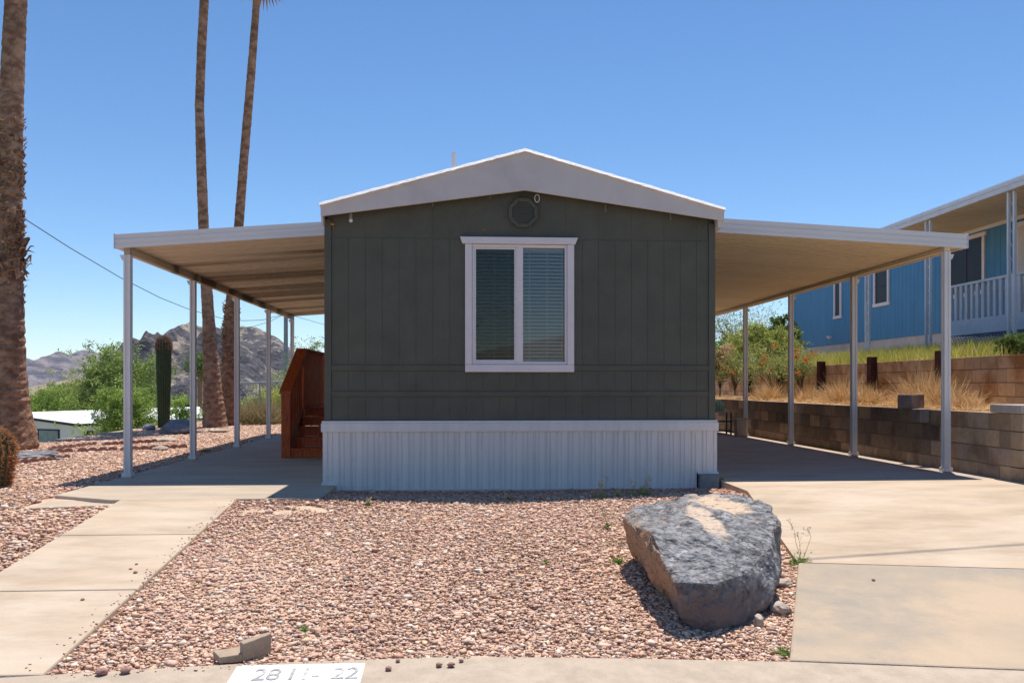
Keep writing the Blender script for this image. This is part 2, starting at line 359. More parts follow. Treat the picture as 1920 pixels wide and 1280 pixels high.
zgv = np.vectorize(zg)
front_poly = [(-2.13, 8.23), (-1.33, 8.23), (-1.33, 9.29), (2.66, 9.29), (2.84, 9.0), (2.84, 8.31), (2.47, 6.12), al, G(1200, 1237), G(860, 1233), G(445, 1247), G(240, 1259), G(60,1270), (-2.13, 4.6)]
left_poly = [(-3.20, 8.10), (-4.00, 8.0), (-4.03, 8.7), (-4.03, 20.6), (-1.4, 20.6), (-1.4, 26), (-8.0, 26), (-8.0, 5.2), G(0, 1273), (-3.21, 4.75)]
def scatter(poly, dens, rs, ext):
    x0, x1, y0, y1 = ext; n = int((x1 - x0) * (y1 - y0) * dens)
    x = rs.uniform(x0, x1, n); y = rs.uniform(y0, y1, n); k = inpoly(x, y, poly); return x[k], y[k]
def gz(x, y):                                      # gravel surface
    h = zgv(y) - 0.012
    h += 0.008 * np.sin(x * 1.7 + 1.1) * np.sin(y * 1.3)
    return h
x, y = scatter(front_poly, 5400, RS, (-2.6, 3.0, 4.3, 9.3))
bare = np.exp(-(((x + 1.60) / 0.60) ** 2 + ((y - 7.92) / 0.26) ** 2)) * .62 * (1 + .7 * np.sin(x * 9 + 3 * np.sin(y * 7)) * np.sin(y * 11 + 2 * np.sin(x * 5)))
bare += .22 * (np.sin(x * 2.3 + 1.3 * np.sin(y * 3.1)) * np.sin(y * 2.9 + 1.7 * np.sin(x * 1.9)) > .72); k = RS.uniform(size=len(x)) > bare * 1.5; x, y = x[k], y[k]
s = RS.lognormal(math.log(0.0102), 0.44, len(x)).clip(0.004, 0.030)
red = np.clip((y - 8.1 + 0.25 * RS.normal(size=len(x))) / 0.9, 0, 0.8)
z = gz(x, y) + RS.uniform(-0.012, 0.010, len(x)) - 0.01
z = np.where(y > 9, z - 0.02, z) - 0.03 * np.clip((y - 8.3), 0, 1)
# chips that have strayed onto the path, the curb and the driveway edge
ex = [(-2.12 - abs(RS.normal()) * .05, RS.uniform(4.5, 8.2), .012) for _ in range(100)]
for _ in range(150):
    xx_ = RS.uniform(-2.1, 1.6); q_ = np.interp(xx_, [-2.08, -1.71, -1.17, -.3, .9, 1.75], [4.49, 4.5, 4.55, 4.62, 4.62, 4.56]); ex.append((xx_, q_ - abs(RS.normal()) * .035, .006))
ex = np.array(ex); se = RS.uniform(.004, .009, len(ex)); ze = zgv(ex[:, 1]) + ex[:, 2] + se * .45
x = np.concatenate([x, ex[:, 0]]); y = np.concatenate([y, ex[:, 1]]); z = np.concatenate([z, ze]); s = np.concatenate([s, se]); red = np.concatenate([red, np.zeros(len(ex))])
gr = stones('gravel', np.stack([x, y, z], 1), s, RS, red=red)
tag(gr, 'pink and tan crushed stone gravel covering the front yard before the home', 'gravel', kind='stuff')
x, y = scatter(left_poly, 1500, RS, (-8.0, -1.2, 4.3, 26))
s = RS.lognormal(math.log(0.0150), 0.40, len(x)).clip(0.006, 0.042)
z = gz(x, y) + RS.uniform(-0.014, 0.012, len(x)) - 0.005
k = x / np.maximum(y, .1) > -0.72; x, y, z, s = x[k], y[k], z[k], s[k]
gl = stones('side_gravel', np.stack([x, y, z], 1), s, RS)
tag(gl, 'pink gravel yard left of the walkway and patio', 'gravel', kind='stuff')
# loose bigger stones lying on the concrete
def rock(name, mat, loc, size, seed, label, cat, sub=3, rough=0.16, group=None, parent=None):
    import bmesh
    bm = bmesh.new(); bmesh.ops.create_icosphere(bm, subdivisions=sub, radius=1)
    sv = Vector((seed * 7.3, seed * 3.1, seed * 1.7))
    for v in bm.verts:
        d = v.co.normalized(); k = 1 + rough * 1.6 * MN.noise(d * 1.1 + sv) + rough * MN.noise(d * 2.7 + sv) + rough * .4 * MN.noise(d * 6 + sv)
        for q in range(5):                          # flat chipped facets
            nrm = Vector((math.sin(seed + q * 2.1), math.cos(seed * 1.3 + q * 1.7), math.sin(q * 1.1 + seed * .7))).normalized()
            dd = d.dot(nrm)
            if dd * k > 0.74: k = 0.74 / dd
        v.co = Vector((d.x * k * size[0], d.y * k * size[1], d.z * k * size[2]))
    me = bpy.data.meshes.new(name); bm.to_mesh(me); bm.free(); me.materials.append(mat)
    o = bpy.data.objects.new(name, me); C.collection.objects.link(o); o.location = loc
    return tag(o, label, cat, group)
for i, (u, v, r, lab) in enumerate(((728, 1259, .016, 'leftmost of the small stones on the curb right of the white painted patch'), (746, 1243, .012, 'small pinkish stone near the gravel edge on the curb'), (823, 1252, .016, 'dark reddish stone on the curb, left one of a close pair'),
        (846, 1252, .018, 'brown stone on the curb, right one of a close pair'), (254, 1077, .014, 'largest of three brown pebbles on the walkway near its gravel edge'), (245, 1070, .010, 'leftmost of three brown pebbles on the walkway'), (256, 1061, .010, 'farthest of three brown pebbles on the walkway'),
        (155, 1128, .012, 'lone brown pebble on the walkway below the second joint'), (191, 1267, .026, 'reddish stone strayed off the gravel where walkway meets curb'), (236, 1264, .024, 'red stone lying on the curb edge left of the broken block'),
        (1638, 1091, .012, 'tiny brown pebble pair on the grey driveway apron'), (865, 1243, .012, 'small brown stone at the gravel edge right of the pair on the curb'))):
    X, Y = G(u, v); rock('pebble', terracotta_m, (X, Y, zg(Y) + 0.010 + r * .6), (r * 1.2, r, r * .75), i + 2, lab, 'pebble', 2, group='loose pebbles on the concrete')

# ------------------------------------------------------------------ the mobile home
D = 9.30; XL, XR = -1.468, 2.801; HL = 15.0; XC = 0.685
home = thing('mobile_home', (XC, D, 0), 'dark grey green mobile home with white gable fascia, one white window and pale skirting', 'mobile home')
ZB, ZW = 0.69, 2.93
def gabz(x): return 2.87 + 0.30 * (1 - abs(x - XC) / 2.165)
wl = MB()
wl.prof([(XL+.02, ZB), (XR-.02, ZB), (XR-.02, 2.90), (XC, 3.22), (XL+.02, 2.90)], D + 0.006, D + 0.10, 'y')
wl.box(XL, XL+.06, D+.10, D+HL, ZB, 2.9); wl.box(XR-.06, XR, D+.10, D+HL, ZB, 2.9)
wl.prof([(XL, ZB), (XR, ZB), (XR, 2.90), (XC, 3.22), (XL, 2.90)], D + HL, D + HL + .08, 'y')
wl.build('wall', siding_m, home)
# vertical groove boards, in tiers split by the trim bands
sd = MB(); bw = 0.1815; n = int((XR - XL - 0.14) / bw) + 1
WX0, WX1, WZ0, WZ1 = 0.041, 1.232, 1.22, 2.61
for zt0, zt1 in ((ZB, 0.952), (1.012, 1.232), (1.297, 2.665)):
    for i in range(n):
        a = XL + 0.072 + i * bw; b = min(a + bw - 0.003, XR - 0.072)
        if a > XR - .1: continue
        segs = [(zt0, zt1)]
        if zt1 > 2 and b > WX0 + .02 and a < WX1 - .02: segs = [(WZ1 + .0, zt1)]
        if zt1 > 2 and (b > WX0 + .02 and a < WX0 + .02): sd.box(a, WX0 + .015, D, D+.022, zt0, zt1); continue
        if zt1 > 2 and (a < WX1 - .02 and b > WX1 - .02): sd.box(WX1 - .015, b, D, D+.022, zt0, zt1); continue
        for (p, q) in segs: sd.box(a, b, D, D + .022, p, q)
for i in range(0, 12):                              # gable boards above the horizontal joint
    a = XL + .072 + i * bw * 2; b = min(a + bw * 2 - .006, XR - .072)
    if b <= a: continue
    pts = [(a, 2.672), (b, 2.672), (b, gabz(b) + .02)] + ([(XC, gabz(XC) + .02)] if a < XC < b else []) + [(a, gabz(a) + .02)]
    sd.prof(pts, D + .004, D + .022, 'y')
sd.build('siding', siding_m, home)
for a, b in ((XL - .004, XL + .070), (XR - .070, XR + .004)):
    c = MB(); c.box(a, b, D - .014, D + .016, ZB, 2.86); c.build('corner_board', siding_m, home, bevel=.003)
for za, zb in ((0.954, 1.010), (1.234, 1.295)):
    c = MB()
    if za > 1.2:
        c.box(XL + .071, WX0 - .001, D - .012, D + .01, za, zb); c.build('belt_trim', siding_m, home, bevel=.003); c = MB(); c.box(WX1 + .001, XR - .071, D - .012, D + .01, za, zb)
    else: c.box(XL + .071, XR - .071, D - .012, D + .01, za, zb)
    c.build('belt_trim', siding_m, home, bevel=.003)
# window
WY = D
win = MB()
win.box(WX0, WX0 + .075, WY - .03, WY + .02, WZ0 + .082, WZ1); win.box(WX1 - .075, WX1, WY - .03, WY + .02, WZ0 + .082, WZ1)
win.box(WX0, WX1, WY - .034, WY + .02, WZ0, WZ0 + .080)
wn = win.build('window', vinyl_m, home, bevel=.004)
hd = MB(); hd.prof([(WX0 - .055, 2.685), (WX1 + .04, 2.685), (WX1 + .012, 2.612), (WX0 - .030, 2.612)], WY - .045, WY + .015, 'y'); hd.build('head_trim', vinyl_m, wn, bevel=.004)
fr = MB(); ix0, ix1, iz0, iz1 = WX0 + .077, WX1 - .077, WZ0 + .083, WZ1 - .002
fr.box(ix0, ix1, WY - .015, WY + .05, iz0, iz0 + .028); fr.box(ix0, ix1, WY - .015, WY + .05, iz1 - .032, iz1)
fr.box(ix0, ix0 + .022, WY - .014, WY + .05, iz0 + .028, iz1 - .032); fr.box(ix1 - .024, ix1, WY - .014, WY + .05, iz0 + .028, iz1 - .032)
xm = 0.634; fr.box(xm - .038, xm + .038, WY - .018, WY + .05, iz0 + .028, iz1 - .032)
fr.build('frame', vinyl_m, wn, bevel=.003)
sf = MB(); a, b = ix0 + .023, xm - .039; t = .018
sf.box(a, b, WY - .006, WY + .02, iz0 + .030, iz0 + .030 + t); sf.box(a, b, WY - .006, WY + .02, iz1 - .034 - t, iz1 - .034)
sf.box(a, a + t, WY - .005, WY + .02, iz0 + .030 + t, iz1 - .034 - t); sf.box(b - t, b, WY - .005, WY + .02, iz0 + .030 + t, iz1 - .034 - t)
sf.build('screen_frame', alu_m, wn)
q = MB(); q.add([(a, WY + .004, iz0 + .03), (b, WY + .004, iz0 + .03), (b, WY + .004, iz1 - .03), (a, WY + .004, iz1 - .03)], [(0, 1, 2, 3)]); q.build('screened_pane', screen_m, wn)
q = MB(); q.add([(ix0 + .02, WY + .012, iz0 + .02), (ix1 - .02, WY + .012, iz0 + .02), (ix1 - .02, WY + .012, iz1 - .02), (ix0 + .02, WY + .012, iz1 - .02)], [(0, 1, 2, 3)]); q.build('pane', glass_m, wn)
bl = MB(); zz = iz0 + .05
while zz < iz1 - .05:
    bl.hexa([(ix0 + .03, WY + .062, zz - .010), (ix1 - .03, WY + .062, zz - .010), (ix1 - .03, WY + .082, zz + .010), (ix0 + .03, WY + .082, zz + .010)],
            [(ix0 + .03, WY + .062, zz - .007), (ix1 - .03, WY + .062, zz - .007), (ix1 - .03, WY + .082, zz + .013), (ix0 + .03, WY + .082, zz + .013)]); zz += 0.0395
bl.box(ix0 + .03, ix1 - .03, WY + .055, WY + .09, iz1 - .055, iz1 - .03); bl.box(ix0 + .03, ix1 - .03, WY + .06, WY + .085, iz0 + .03, iz0 + .042)
for cx in (0.16, .36, .52, 0.745, 0.94, 1.105): bl.box(cx, cx + .005, WY + .056, WY + .059, iz0 + .04, iz1 - .04)
bl.box(1.135, 1.142, WY + .05, WY + .055, iz0 + .42, iz1 - .05)
bl.build('blind', blind_m, wn)
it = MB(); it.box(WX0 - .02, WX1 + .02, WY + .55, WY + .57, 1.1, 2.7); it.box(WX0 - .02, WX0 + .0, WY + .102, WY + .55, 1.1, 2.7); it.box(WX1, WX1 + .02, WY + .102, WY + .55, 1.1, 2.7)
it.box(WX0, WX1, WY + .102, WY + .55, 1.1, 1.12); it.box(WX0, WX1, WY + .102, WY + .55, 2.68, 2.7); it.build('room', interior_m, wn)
bpy.context.view_layer.update()
# cut the opening in the wall core
wall = [o for o in home.children if o.name.startswith('wall')][0]
for o_ in [wall]:
    b = MB(); y0, y1 = D + .006, D + .10
    b.box(XL+.02, WX0+.06, y0, y1, ZB, 2.90); b.box(WX1-.06, XR-.02, y0, y1, ZB, 2.90)
    b.box(WX0+.06, WX1-.06, y0, y1, ZB, WZ0+.06); b.box(WX0+.06, WX1-.06, y0, y1, WZ1-.02, 2.90)
    b.prof([(XL+.02, 2.90), (XR-.02, 2.90), (XC, 3.22)], y0, y1, 'y')
    b.box(XL, XL+.06, D+.10, D+HL, ZB, 2.9); b.box(XR-.06, XR, D+.10, D+HL, ZB, 2.9)
    b.prof([(XL, ZB), (XR, ZB), (XR, 2.90), (XC, 3.22), (XL, 2.90)], D + HL, D + HL + .08, 'y')
    bpy.data.objects.remove(o_); b.build('wall', siding_m, home)
# gable fascia
FY = 9.15; fL, fR = -1.49, 2.862
fs_ = MB(); fs_.prof([(fL, 2.868), (XC, 3.172), (fR, 2.868), (fR, 2.985), (XC, 3.590), (fL, 2.985)], FY, FY + .035, 'y')
fa = fs_.build('gable_fascia', white_m, home, bevel=.004)
for xx in (-0.74, 0.235, 1.255): 
    sm = MB()
    zl = 2.868 + .304 * (1 - abs(xx - XC) / 2.175); zt = 2.985 + .605 * (1 - abs(xx - XC) / 2.175)
    sm.box(xx, xx + .008, FY - .002, FY + .001, zl + .002, zt - .01); sm.build('seam_strip', white_m, fa)
sof = MB()                                          # soffit board behind the fascia
for xa, xb in ((fL, XC), (XC, fR)):
    za, zb = (2.90, 3.205) if xa == fL else (3.205, 2.90)
    sof.hexa([(xa, FY + .036, za - .008), (xb, FY + .036, zb - .008), (xb, D + .003, zb - .008), (xa, D + .003, za - .008)],
             [(xa, FY + .036, za + .012), (xb, FY + .036, zb + .012), (xb, D + .003, zb + .012), (xa, D + .003, za + .012)])
sof.build('soffit', siding_m, home)
# roof sheets with a ragged coated front rim
rf = MB(); N_ = 90
for side in (0, 1):
    xa, xb = (fL - .012, XC) if side == 0 else (XC, fR + .012)
    za, zb = (2.988, 3.597) if side == 0 else (3.597, 2.988)
    vs = []; fs = []
    for i in range(N_ + 1):
        t = i / N_; xx = xa + (xb - xa) * t; zz = za + (zb - za) * t
        j = MN.noise(Vector((xx * 9, side, 0))) * .006; j2 = MN.noise(Vector((xx * 17, side, 5))) * .010
        vs += [(xx, FY - .034 + j2, zz - .014 + j2 * .8), (xx, FY + .000 + j2, zz + .024 + j), (xx, D + HL + .1, zz + .016), (xx, D + HL + .1, zz - .01)]
    for i in range(N_):
        for k in range(4): fs.append((i*4+k, i*4+(k+1) % 4, (i+1)*4+(k+1) % 4, (i+1)*4+k))
    fs += [(0, 3, 2, 1), tuple(N_*4 + k for k in range(4))]
    rf.add(vs, fs)
rf.build('roof', roofcoat_m, home)
ev = MB(); ev.box(fL, XL - .001, FY + .036, D + HL, 2.80, 2.975); ev.box(XR + .001, fR, FY + .036, D + HL, 2.80, 2.975); ev.build('eave', white_m, home)
vp = MB(); pp = P(851, 300, 10.4)
vp.tube([(pp.x, 10.4, 3.2), (pp.x, 10.4, 3.90)], .026, 12); vp.build('vent_pipe', white_m, home, smooth=False)
# octagonal gable vent
vc = P(981, 399, D - .02)
def octa(r, y0, y1, b, inner=None):
    p = [(vc.x + r * math.cos(R(22.5 + 45 * k)), vc.z + r * math.sin(R(22.5 + 45 * k))) for k in range(8)]
    if inner is None: b.prof(p, y0, y1, 'y')
    else:
        qn = [(vc.x + inner * math.cos(R(22.5 + 45 * k)), vc.z + inner * math.sin(R(22.5 + 45 * k))) for k in range(8)]
        for k in range(8):
            m_ = (k + 1) % 8; b.hexa([(p[k][0], y0, p[k][1]), (p[m_][0], y0, p[m_][1]), (qn[m_][0], y0, qn[m_][1]), (qn[k][0], y0, qn[k][1])],
                                    [(p[k][0], y1, p[k][1]), (p[m_][0], y1, p[m_][1]), (qn[m_][0], y1, qn[m_][1]), (qn[k][0], y1, qn[k][1])])
gv = MB(); octa(.172, D - .035, D + .01, gv, .128)
gvo = gv.build('gable_vent', siding_m, home, bevel=.004)
lv = MB(); octa(.127, D - .016, D + .004, lv)
lv2 = MB()
for k in range(-4, 5):
    hw = min(.118, .155 - abs(k) * .026 * .55); zz = vc.z + k * .026
    lv2.hexa([(vc.x-hw*.93, D-.026, zz-.010), (vc.x+hw*.93, D-.026, zz-.010), (vc.x+hw*.93, D-.017, zz+.004), (vc.x-hw*.93, D-.017, zz+.004)],
             [(vc.x-hw*.93, D-.026, zz-.006), (vc.x+hw*.93, D-.026, zz-.006), (vc.x+hw*.93, D-.017, zz+.008), (vc.x-hw*.93, D-.017, zz+.008)])
lv.v += []; lv.build('vent_face', siding_m, gvo); lv2.build('louver', siding_m, gvo)
# skirting: ribbed panels, cap and bottom rail
def skbot(xx): return 0.004 if xx < -1.345 else (0.115 if xx > 2.60 else -0.12)
sk = MB(); xx = XL - .018; per = .1235; SY = D - .03
vs = []; prof = [(0, 0), (.044, 0), (.052, .011), (.066, .011), (.074, 0), (.0985, 0), (.1025, .007), (.1105, .007), (.1145, 0)]
pl = []
while xx < XR + .018:
    for dx, dy in prof:
        if xx + dx < XR + .018: pl.append((xx + dx, SY + dy))
    xx += per
pl.append((XR + .018, SY))
for (a, b) in zip(pl[:-1], pl[1:]):
    zb_ = skbot((a[0] + b[0]) / 2)
    sk.add([(a[0], a[1], zb_), (b[0], b[1], zb_), (b[0], b[1], .62), (a[0], a[1], .62)], [(0, 1, 2, 3)])
sk.box(XL - .018, XL - .012, SY + .001, D + HL, 0.0, .62); sk.box(XR + .012, XR + .018, SY + .001, D + HL, .04, .62)
sko = sk.build('skirting', skirt_m, home)
cp = MB(); cp.box(XL - .034, XR + .03, SY - .022, SY + .03, .575, .668); cp.box(XL - .026, XR + .022, SY - .012, SY + .03, .668, .692)
cp.box(XL - .034, XL - .019, SY + .031, D + HL, .575, .668); cp.box(XR + .019, XR + .03, SY + .031, D + HL, .575, .668)
cp.build('skirting_cap', skirt_m, sko, bevel=.003)
br = MB(); br.box(XL - .03, -1.346, SY - .012, SY + .02, 0.002, .035); br.box(2.602, XR + .03, SY - .012, SY + .02, .100, .125); br.box(-1.344, 2.598, SY - .008, SY + .02, -.13, -.048)
br.build('bottom_rail', skirt_m, sko)
# bulb under the eave, hook ring, small marks
bp_ = P(658, 411, D - .08)
blb = MB(); blb.tube([(bp_.x, bp_.y, bp_.z + .075), (bp_.x, bp_.y, bp_.z + .055), (bp_.x, bp_.y, bp_.z + .02), (bp_.x, bp_.y, bp_.z + .0)], [.007, .014, .018, .018], 10)
lb = blb.build('bulb_socket', socket_m, home, smooth=True)
blb = MB(); blb.tube([(bp_.x, bp_.y, bp_.z + .002), (bp_.x, bp_.y, bp_.z - .012), (bp_.x, bp_.y, bp_.z - .026), (bp_.x, bp_.y, bp_.z - .036)], [.014, .022, .018, .006], 12)
blb.build('bulb', bulbglass, lb, smooth=True)
for u, v in ((1135, 392), (1257, 408), (811, 382), (918, 367)):
    h = P(u, v, D - .05); b = MB(); b.tube([(h.x, h.y, h.z + .05), (h.x, h.y, h.z + .01), (h.x + .008, h.y, h.z - .012), (h.x - .004, h.y, h.z - .03)], .004, 6); b.build('light_hook', socket_m, home)
rg = P(1007, 372, D - .07); b = MB()
b.tube([(rg.x + .026 * math.cos(t * math.pi / 8), rg.y, rg.z + .042 * math.sin(t * math.pi / 8)) for t in range(17)], .004, 6, cap=False); b.build('white_ring', vinyl_m, home)
for u, v, sx, sz in ((623, 420, .05, .028), (909, 431, .035, .022), (626, 427, .02, .02), (694, 428, .008, .02), (791, 417, .006, .012)):
    h = P(u, v, D - .006); b = MB(); pts = []
    b2 = rock('foam_blob', orange_m, (0, 0, 0), (sx * .5, .010, sz * .5), u * .1, None, None, 2, .5); b2.parent = home
    b2.location = Vector((h.x, h.y - (.012 if u < 660 else 0), h.z)) - Vector((XC, D, 0))

# corner support block at the right foot of the skirting
cbk = MB(); cbk.prism([(2.615, 9.20), (2.80, 9.12), (2.845, 9.28), (2.80, 9.36), (2.615, 9.36)], -.10, .098)
tag(cbk.build('support_block', block_m, bevel=.012), 'grey concrete block wedged under the right front corner of the skirting', 'block')
cbk.c[:] = [(.3, .3, .31)] * len(cbk.c)
me = bpy.data.objects['support_block'].data; me.color_attributes['col'].data.foreach_set('color', np.array([(.26, .27, .27, 1)] * len(me.vertices), dtype=np.float32).ravel())

# ------------------------------------------------------------------ awning (left) and carport (right)
def post_mesh(b, x, y, z0, z1, s=.078):
    h = s / 2; g_ = .011; k = .2 * s
    poly = [(-h,-h),(-k,-h),(-k,-h+g_),(k,-h+g_),(k,-h),(h,-h),(h,-k),(h-g_,-k),(h-g_,k),(h,k),(h,h),(k,h),(k,h-g_),(-k,h-g_),(-k,h),(-h,h),(-h,k),(-h+g_,k),(-h+g_,-k),(-h,-k)]
    b.prism([(x + p[0], y + p[1]) for p in poly], z0, z1)
def carport(name, label, cat, xi, xo, y0, y1, zi, zo, postx, posty, zfloor, pan, period, depth, thick):
    t = thing(name, (postx, y0, zfloor), label, cat)
    zat = lambda xx: zi + (zo - zi) * (xx - xi) / (xo - xi)
    # corrugated pan sheet: ribs run from the house to the outer edge
    b = MB(); yy = y0 + .03; pr = []
    while yy < y1:
        for dy, dz_ in ((0, 0), (.72, 0), (.76, depth), (.96, depth)): pr.append((min(yy + dy * period, y1), dz_))
        yy += period
    sgn = 1 if xo > xi else -1; vs = []; fs = []
    for (yy, dz_) in pr:
        for off in (0, .004): vs += [(xi, yy, zat(xi) + dz_ + off), (xo - sgn * .03, yy, zat(xo - sgn * .03) + dz_ + off)]
    for i in range(len(pr) - 1):
        a = i * 4; c = a + 4
        fs += [(a, c, c+1, a+1), (a+2, a+3, c+3, c+2)]
    b.add(vs, fs); b.build('roof_pan', pan, t)
    # fascia gutters
    b = MB()
    for (za_, zb_, pr_) in ((-.002, .035, .0), (.035, .060, .008), (.060, .095, .0), (.095, .118, .010), (.118, thick, .002)):
        b.hexa([(xi, y0 - .02 + pr_, zat(xi) + za_ - .01), (xo, y0 - .02 + pr_, zat(xo) + za_ - .01), (xo, y0 + .028, zat(xo) + za_ - .01), (xi, y0 + .028, zat(xi) + za_ - .01)],
               [(xi, y0 - .02 + pr_, zat(xi) + zb_ - .01), (xo, y0 - .02 + pr_, zat(xo) + zb_ - .01), (xo, y0 + .028, zat(xo) + zb_ - .01), (xi, y0 + .028, zat(xi) + zb_ - .01)])
    b.build('front_fascia', alu_m, t)
    b = MB(); za_ = zat(xo) - .012
    b.box(min(xo, xo - sgn * .028), max(xo, xo - sgn * .028), y0 + .0285, y1 + .02, za_, za_ + thick)
    b.build('side_fascia', alu_m, t)
    b = MB(); b.box(min(xo + sgn*.012, xo), max(xo + sgn*.012, xo), y0 - .025, y0 + .03, zat(xo) - .014, zat(xo) + thick); b.build('end_cap', graywhite_m, t)
    b = MB(); zb_ = zat(postx) - .002; bd = .085 if sgn < 0 else .05; b.box(postx - .035, postx + .035, y0 + .03, y1, zb_ - bd, zb_ - .002); b.build('beam', pan, t)
    b = MB(); b.hexa([(xi, y1, zat(xi) - .01), (xo, y1, zat(xo) - .01), (xo, y1 + .03, zat(xo) - .01), (xi, y1 + .03, zat(xi) - .01)],
                     [(xi, y1, zat(xi) + thick), (xo, y1, zat(xo) + thick), (xo, y1 + .03, zat(xo) + thick), (xi, y1 + .03, zat(xi) + thick)]); b.build('rear_fascia', alu_m, t)
    for k, py in enumerate(posty):
        b = MB(); post_mesh(b, postx, py, zfloor + .008, zb_ - bd - .003)
        po = b.build('post', alu_m, t)
        b = MB(); b.box(postx - .055, postx + .055, py - .055, py - .0395, zfloor + .002, zfloor + .05); b.box(postx - .055, postx + .055, py + .0395, py + .055, zfloor + .002, zfloor + .05)
        b.box(postx - .055, postx - .0395, py - .039, py + .039, zfloor + .002, zfloor + .05); b.build('post_foot', alu_m, po)
        b = MB(); e_ = sgn * .0395
        b.hexa([(postx + e_ if sgn > 0 else postx - .06, py - .03, zb_ - .15), (postx + .06 if sgn > 0 else postx + e_, py - .03, zb_ - .15), (postx + .06 if sgn > 0 else postx + e_, py + .03, zb_ - .15), (postx + e_ if sgn > 0 else postx - .06, py + .03, zb_ - .15)],
               [(postx + e_ if sgn > 0 else postx - .085, py - .03, zb_ - .09), (postx + .085 if sgn > 0 else postx + e_, py - .03, zb_ - .09), (postx + .085 if sgn > 0 else postx + e_, py + .03, zb_ - .09), (postx + e_ if sgn > 0 else postx - .085, py + .03, zb_ - .09)])
        b.build('bracket', alu_m, po)
    return t
carport('patio_awning', 'white aluminium patio awning with tan ribbed underside on five posts left of the home', 'awning',
        XL - .001, -4.03, 10.22, 20.1, 2.872, 2.685, -3.91, [10.28 + 2.44 * k for k in range(5)], 0.0, pan_l_m, .30, .045, .158)
carport('carport', 'white aluminium carport with tan corrugated underside over the driveway right of the home', 'carport',
        XR + .001, 6.07, 9.93, 20.1, 2.905, 2.735, 5.85, [9.99 + 2.43 * k for k in range(5)], 0.035, pan_r_m, .17, .06, .165)

# ------------------------------------------------------------------ wooden steps on the patio
st_ = thing('wooden_stairs', (-2.0, 12.8, 0), 'red brown stained wooden steps with slatted side railing beside the home', 'stairs')
sx0, sx1 = -2.66, XL - .03; Y0s = 12.8; rise = .145; run = .29
b = MB(); b.box(sx0, sx0 + .135, Y0s, Y0s + .10, 0.003, .945); b.build('newel_post', wood_m, st_, bevel=.004)
for k in range(5):
    b = MB(); b.box(sx0 + .136, sx1, Y0s + .03 + k * run, Y0s + .055 + k * run, 0.004 + k * rise, (k + 1) * rise - .035); b.build('riser', wood_m, st_)
    b = MB(); dd = run + .03 if k < 4 else 2.2
    b.box(sx0 + .136, sx1, Y0s + .01 + k * run, Y0s + .01 + k * run + dd - .012, (k + 1) * rise - .034, (k + 1) * rise); b.build('tread' if k < 4 else 'landing', wood_m, st_, bevel=.004)
yu = Y0s + 4 * run + .12; ye = yu + 2.05; zt = 1.68
b = MB(); b.box(sx0, sx0 + .10, yu, yu + .10, 0.003, zt - .04); b.build('upper_post', wood_m, st_)
b = MB(); b.box(sx0, sx0 + .10, ye, ye + .10, 0.003, zt - .04); b.build('upper_post', wood_m, st_)
b = MB(); b.box(sx1 - .09, sx1, ye, ye + .10, 0.003, zt - .04); b.build('upper_post', wood_m, st_)
b = MB(); b.hexa([(sx0 - .02, Y0s - .03, .946), (sx0 + .15, Y0s - .03, .946), (sx0 + .15, yu, zt - .10), (sx0 - .02, yu, zt - .10)],
                 [(sx0 - .02, Y0s - .03, .99), (sx0 + .15, Y0s - .03, .99), (sx0 + .15, yu, zt - .005), (sx0 - .02, yu, zt - .005)]); b.build('stair_rail', wood_m, st_)
b = MB(); b.box(sx0 - .02, sx0 + .14, yu - .02, ye + .12, zt - .038, zt); b.box(sx0 + .141, sx1, ye - .01, ye + .11, zt - .038, zt); b.build('top_rail', wood_m, st_)
b = MB(); b.hexa([(sx0 + .02, Y0s + .11, 0.004), (sx0 + .045, Y0s + .11, 0.004), (sx0 + .045, yu + .0, 0.004), (sx0 + .02, yu, 0.004)],
                 [(sx0 + .02, Y0s + .11, .22), (sx0 + .045, Y0s + .11, .22), (sx0 + .045, yu, .72), (sx0 + .02, yu, .72)]); b.box(sx0 + .02, sx0 + .045, yu + .101, ye, .56, .72); b.build('stringer', wood_m, st_)
yy = Y0s + .2
while yy < ye - .1:
    if yy < yu - .08:
        k = (yy - Y0s) / (yu - Y0s); zb_, zt_ = .10 + .55 * k, .95 + (zt - .10 - .95) * k - .01
    elif yy < yu + .12: yy += .14; continue
    else: zb_, zt_ = .60, zt - .04
    b = MB(); b.box(sx0 + .047, sx0 + .085, yy, yy + .09, zb_, zt_); b.build('baluster', wood_m, st_); yy += .145
xx = sx0 + .2
while xx < sx1 - .15:
    b = MB(); b.box(xx, xx + .085, ye + .03, ye + .065, .73, zt - .04); b.build('baluster', wood_m, st_); xx += .135

# ------------------------------------------------------------------ retaining walls of concrete block
def block_wall(name, X, Ya, Yb, z0, z1, th, label, pal, mat, cap=None, course=.195):
    t = thing(name, (X, Ya, z0), label, 'retaining wall')
    core = MB(); core.box(X + .008, X + th - .006, Ya + .008, Yb, z0, z1 - .006); core.build('mortar_core', mortar_m, t)
    b = MB(); zt_ = z1; r = 0; rnd = random.Random(int(X * 10))
    while zt_ > z0 + .01:
        zb_ = max(z0 - .01, zt_ - course + .012)
        y = Ya - (.2 if r % 2 else 0)
        while y < Yb:
            a, c = max(y, Ya), min(y + .388, Yb)
            if c - a > .03:
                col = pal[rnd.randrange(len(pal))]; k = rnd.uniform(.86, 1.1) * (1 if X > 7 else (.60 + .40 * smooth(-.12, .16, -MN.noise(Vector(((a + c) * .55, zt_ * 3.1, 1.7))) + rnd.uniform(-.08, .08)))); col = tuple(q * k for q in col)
                j = rnd.uniform(0, .003); b.box(X + j, X + th, a, c, zb_, zt_, col)
            y += .40
        zt_ -= course; r += 1
    b.build('block_course', mat, t, bevel=.004); return t
